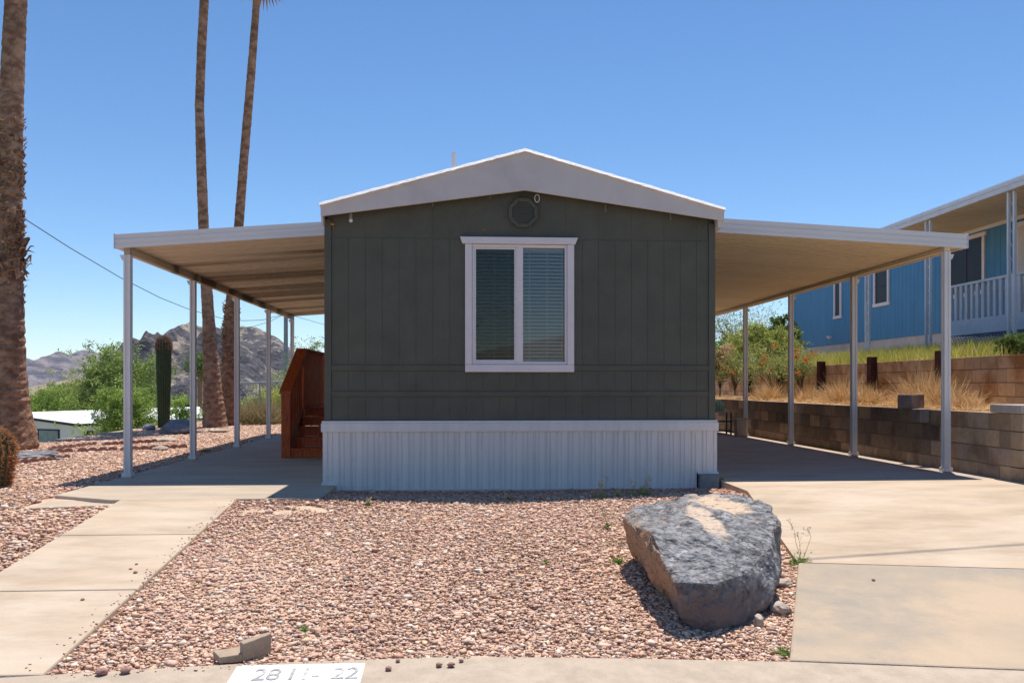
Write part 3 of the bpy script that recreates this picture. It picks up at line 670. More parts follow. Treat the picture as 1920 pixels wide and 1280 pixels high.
low_pal = [(.56, .40, .27), (.50, .36, .25), (.60, .43, .29), (.46, .34, .25), (.38, .28, .22)]
up_pal = [(.66, .46, .29), (.72, .51, .32), (.56, .39, .25), (.62, .46, .32)]
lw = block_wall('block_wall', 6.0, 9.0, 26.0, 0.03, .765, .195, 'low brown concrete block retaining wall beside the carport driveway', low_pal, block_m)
# the front return of the wall at the corner, with grey cap block
b = MB(); rnd = random.Random(5)
for r in range(4):
    zt_ = .765 - r * .195; xx = 6.197 - 0
    b.box(6.0, 6.195, 8.80, 8.998, max(-.08, zt_ - .186), zt_, (.42, .31, .22))
    x0_ = 6.204 + (0 if r % 2 else .2)
    if r % 2 == 0: b.box(6.204, 6.395, 8.81, 8.99, max(-.08, zt_ - .186), zt_, (.40, .30, .22))
    while x0_ < 10:
        b.box(x0_, x0_ + .391, 8.81, 8.99, max(-.08, zt_ - .186), zt_, low_pal[rnd.randrange(5)]); x0_ += .4
b.build('front_course', block_m, lw, bevel=.004)
b = MB(); b.box(5.985, 6.40, 8.80, 9.34, .770, .862, (.46, .42, .39)); b.build('cap_block', block_m, lw, bevel=.006, label='grey flat cap block on the corner of the wall')
uw = block_wall('terrace_wall', 7.6, 8.9, 31.0, 0.62, 1.50, .195, 'tan concrete block wall holding the upper slope behind rusty posts', up_pal, block_u)
bm_ = MB()
def cblock(b, cx, cy, z, rot, L, W, H, col):
    c_, s_ = math.cos(rot), math.sin(rot); p = [(cx + a * c_ - bb * s_, cy + a * s_ + bb * c_) for a, bb in ((-L/2, -W/2), (L/2, -W/2), (L/2, W/2), (-L/2, W/2))]
    b.prism(p, z, z + H, col)
h = PX(1706, 765, 6.02)
b = MB(); cblock(b, 6.10, h.y + .12, .767, R(38), .39, .195, .185, (.24, .19, .18)); tag(b.build('loose_block', block_m, bevel=.008), 'loose dark grey concrete block resting askew on top of the low wall', 'block')
h = PX(1726, 765, 5.93)
b = MB(); b.box(5.87, 5.998, h.y - .09, h.y + .10, .60, .772, (.30, .24, .21)); tag(b.build('jutting_block', block_m, bevel=.008), 'short block jutting out of the low wall face just below the loose block', 'block')
for k, (u, zt_) in enumerate(((1761, 1.62), (1632, 1.60), (1537, 1.58), (1459, 1.56), (1400, 1.55))):
    r_ = ray(u, 700); Yp = 7.5 / r_.x * r_.y; b = MB(); x_ = 7.53
    b.box(x_ - .065, x_ - .050, Yp - .07, Yp + .07, .55, zt_); b.box(x_ + .050, x_ + .065, Yp - .07, Yp + .07, .55, zt_); b.box(x_ - .049, x_ + .049, Yp - .008, Yp + .008, .55, zt_)
    tag(b.build('steel_post', rust_m), ['rusty steel post nearest the camera, beside the big white carport post', 'second nearest rusty steel post against the tan terrace wall', 'third rusty steel post against the terrace wall, beyond the dry brush', 'rusty steel post against the terrace wall behind the orange flowered bush', 'farthest rusty steel post against the terrace wall'][k], 'steel post', 'rusty steel posts bracing the terrace wall')

def sheet(name, x0, x1, y0, y1, fn, mat, nx_=24, ny_=50):
    vs = [(x0 + (x1 - x0) * i / nx_, y0 + (y1 - y0) * j / ny_, 0) for j in range(ny_ + 1) for i in range(nx_ + 1)]
    b = MB(); b.add([(x, y, fn(x, y)) for x, y, _ in vs], [(j*(nx_+1)+i, j*(nx_+1)+i+1, (j+1)*(nx_+1)+i+1, (j+1)*(nx_+1)+i) for j in range(ny_) for i in range(nx_)])
    return tag(b.build(name, mat, smooth=True), kind='structure')
nz = lambda x, y, s_, a: MN.noise(Vector((x * s_, y * s_, 3))) * a
sheet('planter_soil', 6.19, 7.6, 8.98, 31, lambda x, y: .72 + nz(x, y, 2.2, .05), soil_m, 8, 90)
def hill(x, y):
    z = 1.42 + .26 * smooth(7.8, 9.4, x) + .08 * smooth(9.6, 12.4, x) + nz(x, y, .8, .04)
    z += .15 * smooth(18, 30, y) * smooth(7.8, 10, x)
    return z + max(0, x - 20) * .06
sheet('hillside', 7.78, 70, 8.95, 75, hill, soil_m, 90, 110)

# ------------------------------------------------------------------ blue neighbour home
XB = 11.9
bh = thing('blue_home', (XB, 9, 2.3), 'blue sided mobile home with white trim up on the slope behind the terrace wall', 'mobile home')
b = MB(); y = 9.0
b.box(XB + .02, XB + 4, 9, 30, 2.38, 4.74)
b.build('wall', blue_m, bh)
b = MB()
while y < 29.99: b.box(XB, XB + .019, y, min(y + .192, 30), 2.38, 4.70); y += .20
b.box(XB - .01, XB + .05, 29.95, 30.02, 2.38, 4.70)
b.build('siding', blue_m, bh)
b = MB(); b.box(XB + .03, XB + 3.9, 9, 29.95, 1.4, 2.379); b.build('base', blockbase_m, bh)
b = MB(); b.box(XB - .012, XB + .01, 9, 30, 4.62, 4.72); b.build('frieze', vinyl_m, bh)
b = MB(); b.prof([(XB - .15, 4.74), (XB + 4.1, 4.74), (XB + 2, 5.2)], 9, 30.2, 'y'); b.build('roof', roofwhite_m, bh)
def bwin(u0, u1, v0, v1, big=False):
    a = PX(u1, v0, XB - .02); c = PX(u0, v1, XB - .02); ya, yb, z0_, z1_ = a.y, c.y, PX((u0+u1)/2, v1, XB).z, PX((u0+u1)/2, v0, XB).z
    t_ = .09; m_ = MB()
    m_.box(XB - .04, XB - .001, ya - t_, ya, z0_, z1_); m_.box(XB - .04, XB - .001, yb, yb + t_, z0_, z1_)
    m_.box(XB - .045, XB - .001, ya - t_ - .03, yb + t_ + .03, z0_ - t_, z0_ - .001); m_.box(XB - .045, XB - .001, ya - t_ - .05, yb + t_ + .05, z1_ + .001, z1_ + t_)
    f = m_.build('window', vinyl_m, bh)
    m_ = MB(); m_.box(XB - .012, XB - .002, ya, yb, z0_, z1_); m_.build('pane', darkglass_m, f)
    m_ = MB(); m_.box(XB - .02, XB - .0125, ya, yb, (z0_ + z1_) / 2 - .02, (z0_ + z1_) / 2 + .02) if not big else m_.box(XB - .02, XB - .0125, (ya + yb) / 2 - .03, (ya + yb) / 2 + .03, z0_, z1_)
    m_.build('sash_bar', trimdark_m, f)
bwin(1566, 1575, 529, 592); bwin(1641, 1664, 503, 568); bwin(1781, 1842, 452, 549, True)
b = MB(); dy = PX(1905, 500, XB).y; b.box(XB - .05, XB - .001, dy - 1.0, dy, 2.47, 4.55); dr = b.build('door', vinyl_m, bh)
b = MB(); b.box(XB - .055, XB - .0505, dy - .86, dy - .14, 2.55, 4.45); b.build('door_panel', white_m, dr)
b = MB(); h = PX(1556, 632, XB - .05); b.tube([(XB, h.y, h.z), (XB - .10, h.y, h.z), (XB - .12, h.y, h.z - .02)], [.05, .06, .055], 10); b.build('dryer_vent', vinyl_m, bh)
# its long awning
b = MB(); ya, yb = 9.0, 19.7; XO = 9.4
b.hexa([(XO, ya, 4.43), (XB, ya, 4.70), (XB, yb, 4.70), (XO, yb, 4.43)], [(XO, ya, 4.47), (XB, ya, 4.74), (XB, yb, 4.74), (XO, yb, 4.47)]); an = b.build('awning', pan_r_m, bh)
b = MB(); b.box(XO - .05, XO - .001, ya, yb + .04, 4.415, 4.59); b.box(XO - .075, XO - .051, ya, yb + .04, 4.50, 4.56); b.hexa([(XO, yb + .002, 4.42), (XB, yb + .002, 4.69), (XB, yb + .04, 4.69), (XO, yb + .04, 4.42)], [(XO, yb + .002, 4.59), (XB, yb + .002, 4.86), (XB, yb + .04, 4.86), (XO, yb + .04, 4.59)])
b.build('awning_fascia', graywhite_m, an)
yy = ya
b = MB()
while yy < yb: b.hexa([(XO + .001, yy, 4.418), (XB - .05, yy, 4.688), (XB - .05, yy + .03, 4.688), (XO + .001, yy + .03, 4.418)], [(XO + .001, yy, 4.429), (XB - .05, yy, 4.699), (XB - .05, yy + .03, 4.699), (XO + .001, yy + .03, 4.429)]); yy += .25
b.build('awning_rib', pan_r_m, an)
for Yp in (14.17, 16.8, 19.4):
    for d_ in (-.075, .085):
        b = MB(); xx = XO + .05; b.box(xx, xx + .045, Yp + d_ - .0225, Yp + d_ + .0225, hill(XO, Yp) - .05, 4.417); po = b.build('awning_post', graywhite_m, bh)
        if d_ < 0:
            b = MB(); zz = 2.0
            while zz < 4.3: b.tube([(xx + .022, Yp - .03, zz), (xx + .022, Yp + .01, zz + .06), (xx + .022, Yp + .05, zz + .12)], .005, 6); zz += .24
            b.build('scroll_brace', graywhite_m, po)
# deck with white railing and lattice skirt
dk = thing('porch_deck', (10.6, 13, 2.1), 'white railed porch deck with blue grey lattice skirt on the blue home', 'deck')
DX = 10.6; da, db = 10.0, 17.9
b = MB(); b.box(DX, XB - .06, da, db, 2.40, 2.455); b.build('deck_floor', graywhite_m, dk)
b = MB(); b.box(DX - .04, DX - .002, da, db + .04, 2.14, 2.455); b.box(DX - .001, XB - .06, db + .001, db + .04, 2.14, 2.455); b.build('rim_board', graywhite_m, dk)
b = MB(); b.box(DX - .05, DX + .06, da, db + .04, 3.175, 3.225); b.box(DX + .061, XB - .06, db - .05, db + .04, 3.175, 3.225); b.build('top_rail', graywhite_m, dk)
yy = da + .05
while yy < db:
    b = MB(); b.box(DX - .03, DX + .01, yy, yy + .085, 2.457, 3.174); b.build('baluster', graywhite_m, dk); yy += .19
for xx in np.arange(DX + .15, XB - .15, .2):
    b = MB(); b.box(xx, xx + .085, db - .02, db + .02, 2.457, 3.174); b.build('baluster', graywhite_m, dk)
b = MB(); zl0, zl1 = 1.55, 2.135; stp = .095; y = da - .6
while y < db:
    for sg in (1, -1):
        ya_, yb_ = (y, y + (zl1 - zl0)) if sg > 0 else (y + (zl1 - zl0), y)
        x_ = DX - .012 if sg > 0 else DX - .020
        if max(ya_, yb_) < db + .02 and min(ya_, yb_) > da: b.hexa([(x_, ya_ - .018, zl0), (x_, ya_ + .018, zl0), (x_ + .006, ya_ + .018, zl0), (x_ + .006, ya_ - .018, zl0)], [(x_, yb_ - .018, zl1), (x_, yb_ + .018, zl1), (x_ + .006, yb_ + .018, zl1), (x_ + .006, yb_ - .018, zl1)])
    y += stp
b.build('lattice', lattice_m, dk)

# ------------------------------------------------------------------ boulder
def make_boulder():
    import bmesh
    K = [(1168,975,6.08),(1182,958,6.25),(1215,942,6.5),(1262,929,6.72),(1300,921,6.85),(1350,919,6.90),(1392,926,6.85),(1440,944,6.55),(1458,962,6.25),(1458,985,5.95),
         (1203,966,6.0),(1222,998,5.42),(1243,1048,5.12),(1266,1092,4.93),(1335,1096,4.93),(1400,1075,5.05),(1440,1030,5.35),
         (1452,1065,5.35),(1455,1090,5.30),(1440,1120,5.2),(1400,1163,5.02),(1350,1170,4.96),(1310,1170,4.98),(1288,1146,5.07),(1270,1112,5.03)]
    pts = [P(*k) for k in K]
    low = [(1176,1010,6.25),(1190,1052,6.2),(1214,1070,6.05),(1250,1110,5.6),(1300,1168,5.08)]
    pts += [P(*k) for k in low]
    for k in (4, 6, 7, 8): q = pts[k].copy(); q.z = -.35; pts.append(q)
    for q in [P(1395,1163,5.02), P(1350,1170,4.96), P(1310,1170,4.98), P(1300,1168,5.08), P(1250,1110,5.6), P(1214,1070,6.05)]:
        r = q.copy(); r.z -= .10; pts.append(r)
    bm = bmesh.new()
    for q in pts: bm.verts.new(q)
    bmesh.ops.convex_hull(bm, input=bm.verts)
    loose = [v for v in bm.verts if not v.link_faces]; bmesh.ops.delete(bm, geom=loose, context='VERTS')
    for _ in range(6):
        ed = [e for e in bm.edges if e.calc_length() > .035]
        if not ed: break
        bmesh.ops.subdivide_edges(bm, edges=ed, cuts=1, use_grid_fill=True)
        bmesh.ops.triangulate(bm, faces=bm.faces)
    bmesh.ops.remove_doubles(bm, verts=bm.verts, dist=.004)
    bmesh.ops.smooth_vert(bm, verts=bm.verts, factor=.5, use_axis_x=True, use_axis_y=True, use_axis_z=True)
    bm.normal_update()
    off = {}
    for v in bm.verts:
        c = v.co
        n1 = MN.fractal(c * 2.6, .9, 2.1, 4)
        vor = MN.voronoi(c * 3.2 + Vector((0, 0, 5)))[0]; edge = vor[1] - vor[0]
        n2 = MN.ridged_multi_fractal(c * 4.5 + Vector((3, 1, 2)), .9, 2.2, 5, 1.0, 2.0)
        step = math.floor(MN.noise(c * 3.3 + Vector((9, 2, 4))) * 5) / 5
        off[v] = .024 * n1 + .034 * step - .012 * n2 - .02 * max(0, .10 - edge) * 6
    for v, k in off.items(): v.co += v.normal * (k + .019)
    me = bpy.data.meshes.new('boulder'); bm.to_mesh(me); bm.free()
    o = bpy.data.objects.new('boulder', me); C.collection.objects.link(o)
    m = M('boulder_rock', (.29, .285, .285), (.075, .073, .08), .72, 13, 1.0, 18, c3=(.52, .50, .49), s3=16, t3=(.54, .70), contrast=(.38, .62), spec=.4, bd=.05, r3=.75)
    t = m.node_tree; N = t.nodes; L = t.links; bs = N['Principled BSDF']
    src = bs.inputs['Base Color'].links[0].from_socket
    # tan patch over the crest, brown on left-facing sides, darker at the low front
    tc = N.new('ShaderNodeTexCoord'); ctr = P(1352, 945, 6.45)
    def blob(center, scale, lo, hi, ns, amt):
        mp = N.new('ShaderNodeMapping'); mp.vector_type = 'POINT'
        mp.inputs['Location'].default_value = [-center[i] * scale[i] for i in range(3)]; mp.inputs['Scale'].default_value = scale
        L.new(tc.outputs['Object'], mp.inputs['Vector'])
        ln = N.new('ShaderNodeVectorMath'); ln.operation = 'LENGTH'; L.new(mp.outputs[0], ln.inputs[0])
        nn = N.new('ShaderNodeTexNoise'); nn.inputs['Scale'].default_value = ns; nn.inputs['Detail'].default_value = 8; nn.inputs['Roughness'].default_value = .7; L.new(tc.outputs['Object'], nn.inputs['Vector'])
        ml = N.new('ShaderNodeMath'); ml.operation = 'MULTIPLY_ADD'; ml.inputs[1].default_value = amt; L.new(nn.outputs[0], ml.inputs[0]); L.new(ln.outputs['Value'], ml.inputs[2])
        r = N.new('ShaderNodeMapRange'); r.inputs[1].default_value = lo; r.inputs[2].default_value = hi; r.inputs[3].default_value = 1; r.inputs[4].default_value = 0; L.new(ml.outputs[0], r.inputs[0]); return r.outputs[0]
    def over(f, a, col):
        x = N.new('ShaderNodeMix'); x.data_type = 'RGBA'; L.new(f, x.inputs[0]); L.new(a, x.inputs[6]); x.inputs[7].default_value = (*col, 1); return x.outputs[2]
    c2_ = P(1320, 975, 6.0); c3_ = P(1330, 1150, 5.0); c4_ = P(1195, 1040, 5.9)
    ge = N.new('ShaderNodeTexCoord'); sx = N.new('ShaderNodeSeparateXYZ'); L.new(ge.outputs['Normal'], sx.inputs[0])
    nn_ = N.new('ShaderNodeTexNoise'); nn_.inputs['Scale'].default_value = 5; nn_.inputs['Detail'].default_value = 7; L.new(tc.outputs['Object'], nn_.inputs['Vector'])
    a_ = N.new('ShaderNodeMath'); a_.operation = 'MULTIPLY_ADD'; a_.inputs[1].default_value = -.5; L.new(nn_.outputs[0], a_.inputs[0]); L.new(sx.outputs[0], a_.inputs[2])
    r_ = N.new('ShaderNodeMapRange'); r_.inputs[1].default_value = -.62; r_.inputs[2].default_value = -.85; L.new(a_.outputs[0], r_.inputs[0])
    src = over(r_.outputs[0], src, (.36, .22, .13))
    # thin dark cracks
    vo = N.new('ShaderNodeTexVoronoi'); vo.feature = 'DISTANCE_TO_EDGE'; vo.inputs['Scale'].default_value = 3.4
    wv = N.new('ShaderNodeMix'); wv.data_type = 'RGBA'; wv.inputs[0].default_value = .16; L.new(tc.outputs['Object'], wv.inputs[6]); L.new(nn_.outputs['Color'], wv.inputs[7]); L.new(wv.outputs[2], vo.inputs['Vector'])
    rc = N.new('ShaderNodeMapRange'); rc.inputs[1].default_value = 0.0; rc.inputs[2].default_value = .022; rc.inputs[3].default_value = .6; rc.inputs[4].default_value = 0; L.new(vo.outputs['Distance'], rc.inputs[0])
    src = over(rc.outputs[0], src, (.05, .045, .05))
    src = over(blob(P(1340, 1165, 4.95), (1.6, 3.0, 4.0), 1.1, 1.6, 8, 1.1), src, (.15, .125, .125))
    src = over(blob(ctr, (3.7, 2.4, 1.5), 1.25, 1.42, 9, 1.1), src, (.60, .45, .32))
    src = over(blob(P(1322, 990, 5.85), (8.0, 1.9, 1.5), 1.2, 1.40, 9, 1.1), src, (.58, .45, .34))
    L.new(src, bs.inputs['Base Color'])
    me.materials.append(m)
    return tag(o, 'big angular dark grey boulder with a tan patch on top, sitting in the front gravel', 'boulder')
make_boulder()
X, Y = G(1462, 1138); rock('flat_rock', palerock_m, (X, Y, zg(Y) - .01), (.07, .10, .05), 5.5, 'pale tan rock tucked against the right foot of the boulder', 'rock')
X, Y = G(1422, 1165); rock('flat_rock', palerock_m, (X, Y, zg(Y) - .0), (.035, .05, .05), 8.5, 'small pale upright rock chip at the boulder right front foot', 'rock')
X, Y = G(1466, 1092); rock('flat_rock', palerock_m, (X, Y, zg(Y) + .0), (.06, .05, .03), 3.3, 'flat whitish stone between the boulder and the driveway edge', 'rock')
# broken L shaped concrete piece at the gravel edge
lp = [G(418, 1222), G(457, 1237), G(503, 1222), G(470, 1208)]
lz = zg(G(457, 1237)[1]) + .004
b = MB(); c0 = Vector((G(455, 1238)[0], G(455, 1238)[1], 0))
e1 = (Vector((G(503, 1222)[0], G(503, 1222)[1], 0)) - c0).normalized(); e2 = Vector((-e1.y, e1.x, 0))
def Lp(a, c, z): q = c0 + e1 * a + e2 * c; return (q.x, q.y, lz + z)
b.hexa([Lp(0, 0, -.01), Lp(.17, 0, .0), Lp(.17, .035, .0), Lp(0, .035, -.01)], [Lp(0, -.004, .085), Lp(.17, -.004, .105), Lp(.17, .03, .108), Lp(.0, .03, .094)])
b.hexa([Lp(-.115, .03, .0), Lp(.02, -.001, -.012), Lp(.06, .13, -.005), Lp(-.09, .15, .0)], [Lp(-.115, .03, .034), Lp(.02, -.001, .030), Lp(.06, .13, .032), Lp(-.09, .15, .038)])
tag(b.build('broken_block', M('broken_concrete', (.42, .32, .23), (.34, .26, .19), .95, 18, .4, 60), bevel=.004), 'broken L shaped piece of tan concrete block lying on the gravel beside the painted address', 'concrete piece')

# ------------------------------------------------------------------ leaf and blade tools
def leafmesh(name, pts, L_, W_, cols, mat, parent, rs, updir=None, up=0.0):
    n = len(pts); d = rs.normal(size=(n, 3)); 
    if updir is not None: d = d * (1 - up) + updir * up
    d /= np.linalg.norm(d, axis=1)[:, None]; e = np.cross(d, rs.normal(size=(n, 3))); e /= np.linalg.norm(e, axis=1)[:, None] + 1e-9
    L_ = np.broadcast_to(L_, (n,)) * rs.uniform(.6, 1.3, n); W_ = np.broadcast_to(W_, (n,)) * rs.uniform(.7, 1.2, n)
    a = pts - d * L_[:, None] / 2; c = pts + d * L_[:, None] / 2
    V = np.stack([a, pts + e * W_[:, None] / 2, c, pts - e * W_[:, None] / 2], 1)
    return npmesh(name, V.reshape(-1, 3), np.arange(4 * n).reshape(n, 4), np.repeat(cols, 4, 0), mat, parent)
def tree(name, label, cat, base, H, crown, leafcol, nleaf, L_, W_, trunkr=.10, lean=(0, 0), group=None, bare=0.0, nlimb=9, barkcol=(.8, .75, .5), rs=None, droop=0):
    """crown: (rx, ry, z0frac, lobes)"""
    rs = rs or RS; bx_, by_, bz_ = base; t = thing(name, base, label, cat, group)
    rx, ry, zf, lobes = crown; b = MB(); cz0 = bz_ + H * zf
    tips = []
    fork = Vector((bx_ + lean[0] * .3, by_ + lean[1] * .3, bz_ + H * zf * .5))
    b.tube([(bx_, by_, bz_ - .15), (bx_ + lean[0] * .1, by_ + lean[1] * .1, bz_ + H * zf * .25), fork], [trunkr * 1.3, trunkr, trunkr * .8], 8, wob=.1)
    b.build('trunk', bark_m, t); b = MB()
    for i in range(lobes):
        an = 2 * math.pi * (i + rs.uniform(-.3, .3)) / lobes * 1.618; rr = math.sqrt(rs.uniform(.05, 1))
        zt_ = rs.uniform(.15, .95) * (1 - .55 * rr ** 2)
        tip = Vector((bx_ + lean[0] + rx * rr * math.cos(an) * .92, by_ + lean[1] + ry * rr * math.sin(an) * .8, cz0 + (H - H * zf) * zt_))
        mid = fork.lerp(tip, .5) + Vector((0, 0, .12 * H * rs.uniform(0, 1)))
        b.tube([fork, mid, tip], [trunkr * .5, trunkr * .28, trunkr * .08], 5, cap=False)
        tips.append((tip, mid, rr))
        for q in range(3):
            s_ = mid.lerp(tip, rs.uniform(.2, .8)); e_ = s_ + Vector(rs.normal(size=3)) * rx * .25 + Vector((0, 0, rx * .15)); b.tube([s_, e_], [trunkr * .15, trunkr * .04], 4, cap=False); tips.append((e_, s_, rr))
    b.build('limb', bark_m, t)
    pts = []; cols = []; per = nleaf // len(tips)
    for (tip, mid, rr) in tips:
        R_ = rx * rs.uniform(.24, .46); nsub = 9
        cen = np.array(tip) + rs.normal(size=(nsub, 3)) * R_ * .75 * np.array((1, 1, .6))
        for c_ in cen:
            m_ = max(4, per // nsub); p_ = c_ + rs.normal(size=(m_, 3)) * R_ * .27 * np.array((1, 1, .75)); 
            if droop: p_[:, 2] -= np.abs(rs.normal(size=m_)) * droop
            pts.append(p_); k = rs.uniform(.65, 1.25); cols.append(np.clip(np.array(leafcol)[rs.randint(0, len(leafcol), m_)] * k, 0, 1))
    pts = np.concatenate(pts); cols = np.concatenate(cols); cols *= rs.uniform(.8, 1.2, (len(cols), 1))
    leafmesh('foliage', pts, L_, W_, cols, leaf_m, t, rs)
    return t
GRN = [(.26, .34, .09), (.32, .40, .11), (.20, .28, .07), (.36, .42, .14)]
DKG = [(.13, .20, .055), (.17, .25, .07), (.10, .16, .045), (.21, .28, .08)]
YEL = [(.42, .46, .11), (.48, .50, .13), (.34, .40, .10), (.54, .52, .17)]
LIM = [(.36, .48, .11), (.30, .42, .10), (.42, .52, .14)]
TAN = [(.42, .34, .20), (.50, .40, .24), (.34, .27, .15), (.40, .36, .18)]
def base_at(u, Y): q = P(u, 700, Y); return (q.x, Y, terrain(q.x, Y))
def topH(v, Y, bz): return P(960, v, Y).z - bz
def vtree(name, label, cat, u, Y, vtop, hw_px, col, n, L_, W_, zf=.15, lobes=14, **kw):
    bs_ = base_at(u, Y); H = topH(vtop, Y, bs_[2]); rx = hw_px / F * Y
    return tree(name, label, cat, bs_, H, (rx, rx, zf, lobes), col, n, L_, W_, **kw)
vtree('mesquite_tree', 'tall feathery green mesquite tree behind the columnar cactus', 'tree', 232, 68, 630, 68, GRN, 42000, .27, .085, zf=.10, lobes=30, trunkr=.16)
vtree('mesquite_tree', 'light green mesquite overhanging the white roof left of the cactus', 'tree', 236, 27.5, 718, 48, LIM, 22000, .10, .03, zf=.25, lobes=18, trunkr=.10, group=None)
vtree('desert_tree', 'dark green bushy tree left end of the far tree line under the mountain', 'tree', 108, 82, 706, 34, DKG, 14000, .30, .12, zf=.1, lobes=10)
vtree('desert_tree', 'yellow green bushy tree beside the left palm, over the white roof', 'tree', 66, 70, 712, 62, LIM, 26000, .22, .07, zf=.05, lobes=14)
vtree('desert_tree', 'yellow green spreading tree between white roof and tall mesquite', 'tree', 158, 74, 714, 60, YEL, 26000, .22, .07, zf=.05, lobes=14)
vtree('palo_verde_tree', 'yellow green palo verde tree behind the wooden stairs', 'tree', 545, 31, 620, 58, YEL, 36000, .11, .035, zf=.06, lobes=26, barkcol=(.3, .4, .1), trunkr=.12)
vtree('palo_verde_tree', 'thin airy palo verde with upright wispy branches against the sky by the awning end', 'tree', 570, 38, 585, 50, GRN, 22000, .14, .03, zf=.2, lobes=20, trunkr=.10)
vtree('desert_shrub', 'olive shrub between the two right palms and the palo verde', 'shrub', 478, 36, 672, 44, GRN, 15000, .15, .05, zf=.05, lobes=14)
vtree('desert_shrub', 'low green shrub just right of the columnar cactus', 'shrub', 340, 42, 726, 36, LIM, 12000, .18, .06, zf=.05, lobes=12)
vtree('desert_shrub', 'dark round shrub at the foot of the rocky butte', 'shrub', 346, 75, 700, 10, DKG, 3000, .3, .12, zf=.05, lobes=6)
vtree('desert_shrub', 'small dark shrub before the hill, left of the distant palm', 'shrub', 400, 60, 728, 22, GRN, 6000, .25, .09, zf=.05, lobes=8)
# valley scrub as one mass
sp = []; sc_ = []
rs2 = np.random.RandomState(4)
for i in range(340):
    Y = 45 + 300 * rs2.uniform() ** 1.6; X = rs2.uniform(-.85, .12) * Y
    z = terrain(X, Y); r = rs2.uniform(.8, 2.1) * (1 + Y / 300); m_ = 170
    p_ = rs2.normal(size=(m_, 3)) * r * np.array((.5, .5, .36)); p_[:, 2] = np.abs(p_[:, 2]) * 1.3; sp.append(p_ + (X, Y, z))
    pc = [GRN, YEL, DKG, LIM][rs2.randint(4)]; sc_.append(np.array(pc)[rs2.randint(0, 3, m_)] * rs2.uniform(.7, 1.2))
sp = np.concatenate(sp); sc_ = np.concatenate(sc_)
o = leafmesh('valley_scrub', sp, .38 + sp[:, 1] / 600, .16 + sp[:, 1] / 1200, sc_, leaf_m, None, rs2)
tag(o, 'green desert scrub filling the valley floor below the hills', 'scrub', kind='stuff')
# dry tan bush by the palms
def bladebush(name, label, cat, base, H, Rr, n, cols, wid=.012, parent=None, rs=None, up=.55, segs=3, kind=None, spread=.25):
    rs = rs or RS; b0 = np.array(base, float)
    d = rs.normal(size=(n, 3)); d[:, 2] = np.abs(d[:, 2]) * .9 + up; d /= np.linalg.norm(d, axis=1)[:, None]
    o_ = b0 + np.stack([rs.normal(size=n) * Rr * spread, rs.normal(size=n) * Rr * spread, rs.uniform(-.02, .02, n)], 1)
    Ln = rs.uniform(.5, 1.05, n); side = np.cross(d, rs.normal(size=(n, 3))); side /= np.linalg.norm(side, axis=1)[:, None]
    V = []; 
    for k in range(segs + 1):
        t_ = k / segs; c_ = o_ + d * np.array((Rr, Rr, H)) * (t_ * Ln)[:, None]; c_[:, 2] -= (t_ ** 2) * H * .22 * Ln
        wv = wid * (1 - t_ * .85); V += [c_ - side * wv / 2, c_ + side * wv / 2]
    V = np.stack(V, 1); m_ = 2 * (segs + 1)
    Fq = np.concatenate([np.array([[2*k, 2*k+1, 2*k+3, 2*k+2]]) for k in range(segs)])[None] + (np.arange(n) * m_)[:, None, None]
    cc = np.array(cols)[rs.randint(0, len(cols), n)] * rs.uniform(.7, 1.2, (n, 1))
    o = npmesh(name, V.reshape(-1, 3), Fq.reshape(-1, 4), np.repeat(np.clip(cc, 0, 1), m_, 0), dry_m, parent)
    if label: tag(o, label, cat, kind=kind)
    return o
q = base_at(487, 24.6); bladebush('dry_bush', 'big rounded dry straw coloured bush between the palms and the stairs', 'bush', (q[0], q[1], -.05), 1.05, .95, 5200, TAN, .018, spread=.32, up=.35)
q = base_at(462, 25.2); bladebush('dry_bush', 'smaller dry tan bush at the foot of the right palm of the pair', 'bush', (q[0], q[1], -.05), .72, .55, 2600, TAN, .018, spread=.32, up=.3)
X, Y = G(386, 846); bladebush('dry_tuft', 'small grey dry tuft in the gravel beside the second awning post', 'weed', (X, Y, -.02), .12, .14, 260, TAN, .006)

